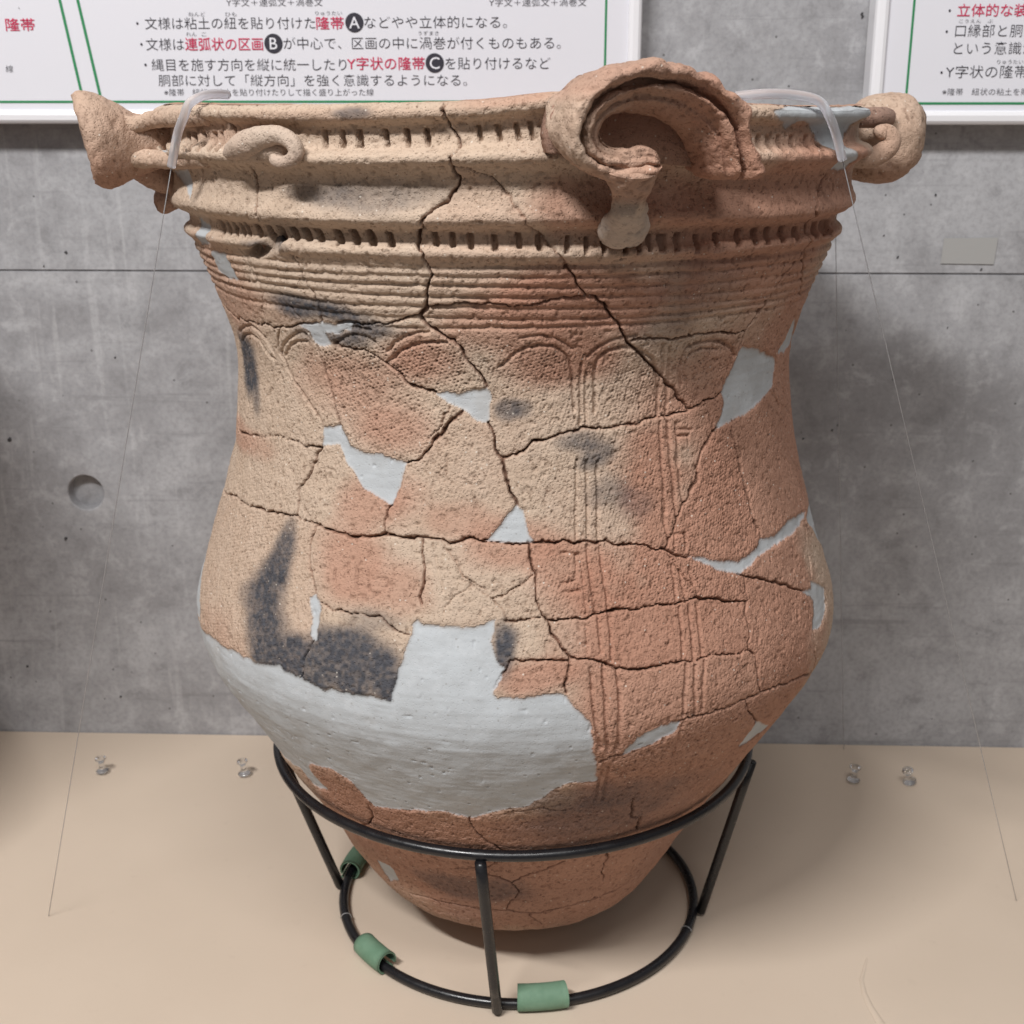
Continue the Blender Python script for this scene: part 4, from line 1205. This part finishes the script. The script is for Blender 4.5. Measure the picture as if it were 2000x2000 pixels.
# green slit rubber sleeves clipped on the lower ring
def sleeve(deg, length, rad, open_deg, label):
    t = math.radians(deg); c = np.array((BX + RB * math.sin(t), -RB * math.cos(t), 0)); tang = np.array((math.cos(t), math.sin(t), 0)); out = np.array((math.sin(t), -math.cos(t), 0))
    V_ = []; F_ = []; n = 26; m = 9; th_ = .0016
    for lay, r in enumerate((rad, rad - th_)):
        for i in range(m):
            x = (i / (m - 1) - .5) * length
            for k_ in range(n + 1):
                g = math.radians(open_deg) + (2 * math.pi - .22) * k_ / n
                rr_ = r + (.0022 * (k_ / n) ** 3 if lay == 0 or True else 0)
                a = t + x / RB
                cc = np.array((BX + RB * math.sin(a), -RB * math.cos(a), rad + .0006)); oo = np.array((math.sin(a), -math.cos(a), 0))
                q = cc + oo * math.cos(g) * rr_ + np.array((0, 0, 1.)) * math.sin(g) * rr_
                q[2] = max(q[2], .0004 + (0 if lay == 0 else th_))
                V_.append(q)
    K_ = m * (n + 1)
    for lay in range(2):
        for i in range(m - 1):
            for k_ in range(n):
                a = lay * K_ + i * (n + 1) + k_; f = (a, a + 1, a + n + 2, a + n + 1); F_.append(f if lay == 0 else f[::-1])
    for i in (0, m - 1):
        for k_ in range(n):
            a = i * (n + 1) + k_; F_.append((a, a + K_, a + K_ + 1, a + 1))
    for k_ in (0, n):
        for i in range(m - 1):
            a = i * (n + 1) + k_; F_.append((a, a + n + 1, a + n + 1 + K_, a + K_))
    o = mesh_obj("rubber_sleeve", V_, F_, RUBBER); o['label'] = label; o['category'] = "sleeve"; o['group'] = "green sleeves on the lower ring"
    return o
sleeve(6.5, .039, .0098, 200, "green rubber sleeve just right of the front leg, on the lower ring")
sleeve(-50, .034, .0092, 215, "green rubber sleeve with a dark open end, left of the front leg")
sleeve(-104, .034, .0092, 330, "green rubber sleeve behind the left leg, half hidden by the jar")
# thin pale ties round the lower ring
for deg, tail, lab_ in ((-73.5, -1, "thin pale loop tied on the lower ring, left side"), (66, 1, "thin pale loop tied on the lower ring, right side")):
    t = math.radians(deg); c = np.array((BX + RB * math.sin(t), -RB * math.cos(t), ZB)); o_ = np.array((math.sin(t), -math.cos(t), 0.)); tg = np.array((math.cos(t), math.sin(t), 0))
    pts = [c + (o_ * math.cos(g) * 1.0 + np.array((0, 0, 1.)) * math.sin(g)) * (TR + .0006) + tg * .0012 * g / 6 for g in np.linspace(.1, 5.5, 26)]
    pts = [p for p in pts if p[2] > .0009]
    o = tube("tie_loop", pts, .00045, NYLON, None, n=8); o['label'] = lab_; o['category'] = "tie"; o['group'] = "ties on the lower ring"

# ------------------------------------------------------------------ nylon stay lines with tube sleeves over the rim
def stay(label, tpath, anchor):
    r = thing("stay_line", label, "line", group="nylon lines steadying the jar")
    p = spline([tuple(q) for q in tpath], 60)
    tube("tube_sleeve", p, .0029, TUBE, r, n=16)
    e = p[-1]; a = np.array(anchor)
    tube("line", [e + (a - e) * f for f in np.linspace(-.03, 1, 8)], .00032, NYLON, r, n=8)
    return r
stay("clear nylon line from a white tube hooked on the left rim to the table",
     [cyl(-50, .6905, .238), cyl(-48.5, .6905, .252), cyl(-48, .6885, .2620), cyl(-48.6, .6845, .2680), cyl(-49.7, .6770, .2695), cyl(-51.7, .6660, .2705), cyl(-54.0, .6465, .2715)], (-.4123, -.0358, .0005))
stay("clear nylon line from a white tube hooked on the right rim to the table",
     [cyl(34, .6885, .240), cyl(37, .6900, .2520), cyl(41, .6895, .2590), cyl(44.3, .6860, .2670), cyl(46.3, .6760, .2700), cyl(48.2, .6650, .2705), cyl(49.9, .6510, .2715)], (.4557, -.0127, .0005))

r_ = thing("stay_line", "faint upright nylon line behind the jar at right, close to the wall", "line", group="nylon lines steadying the jar")
_a, _b = np.array([0.2757, 0.12, 0.6356]), np.array([0.3722, 0.2777, 0.0])
tube("line", [_a + (_b - _a) * f for f in np.linspace(0, 1, 6)], .00028, NYLON, r_, n=6)

# ------------------------------------------------------------------ push pins
def pin(x, y, lean, az, label):
    r = thing("push_pin", label, "push pin", (x, y, 0), "clear push pins in the table behind the jar")
    M = Matrix.Rotation(az, 4, 'Z') @ Matrix.Rotation(lean, 4, 'Y')
    def lt(name, prof, mat, n=22):
        V_ = []; F_ = []
        for rad, z in prof:
            for k_ in range(n): V_.append(M @ Vector((rad * math.cos(2 * math.pi * k_ / n), rad * math.sin(2 * math.pi * k_ / n), z)))
        for i in range(len(prof) - 1):
            for k_ in range(n): F_.append((i * n + k_, i * n + (k_ + 1) % n, (i + 1) * n + (k_ + 1) % n, (i + 1) * n + k_))
        mesh_obj(name, V_, F_, mat, r)
    lt("grip", [(0.00014, 0.00168), (0.00405, 0.00168), (0.00675, 0.00252), (0.00702, 0.00392), (0.00540, 0.00504), (0.00324, 0.00616), (0.00283, 0.00980), (0.00324, 0.01456), (0.00540, 0.01624), (0.00594, 0.01764), (0.00540, 0.01904), (0.00378, 0.01960), (0.00014, 0.01974)], CLEAR)
    lt("needle", [(.0001, -.008), (.0006, -.006), (.0006, .0011), (.0001, .0011)], STEEL)
pin(-.4440, .222, .10, 2.6, "clear push pin at far left of the table")
pin(-.2892, .217, .12, 3.3, "clear push pin left of the jar, nearer to it")
pin(.3630, .203, .10, .3, "clear push pin right of the jar in its shadow")
pin(.4235, .200, -.32, .5, "leaning clear push pin at the far right")
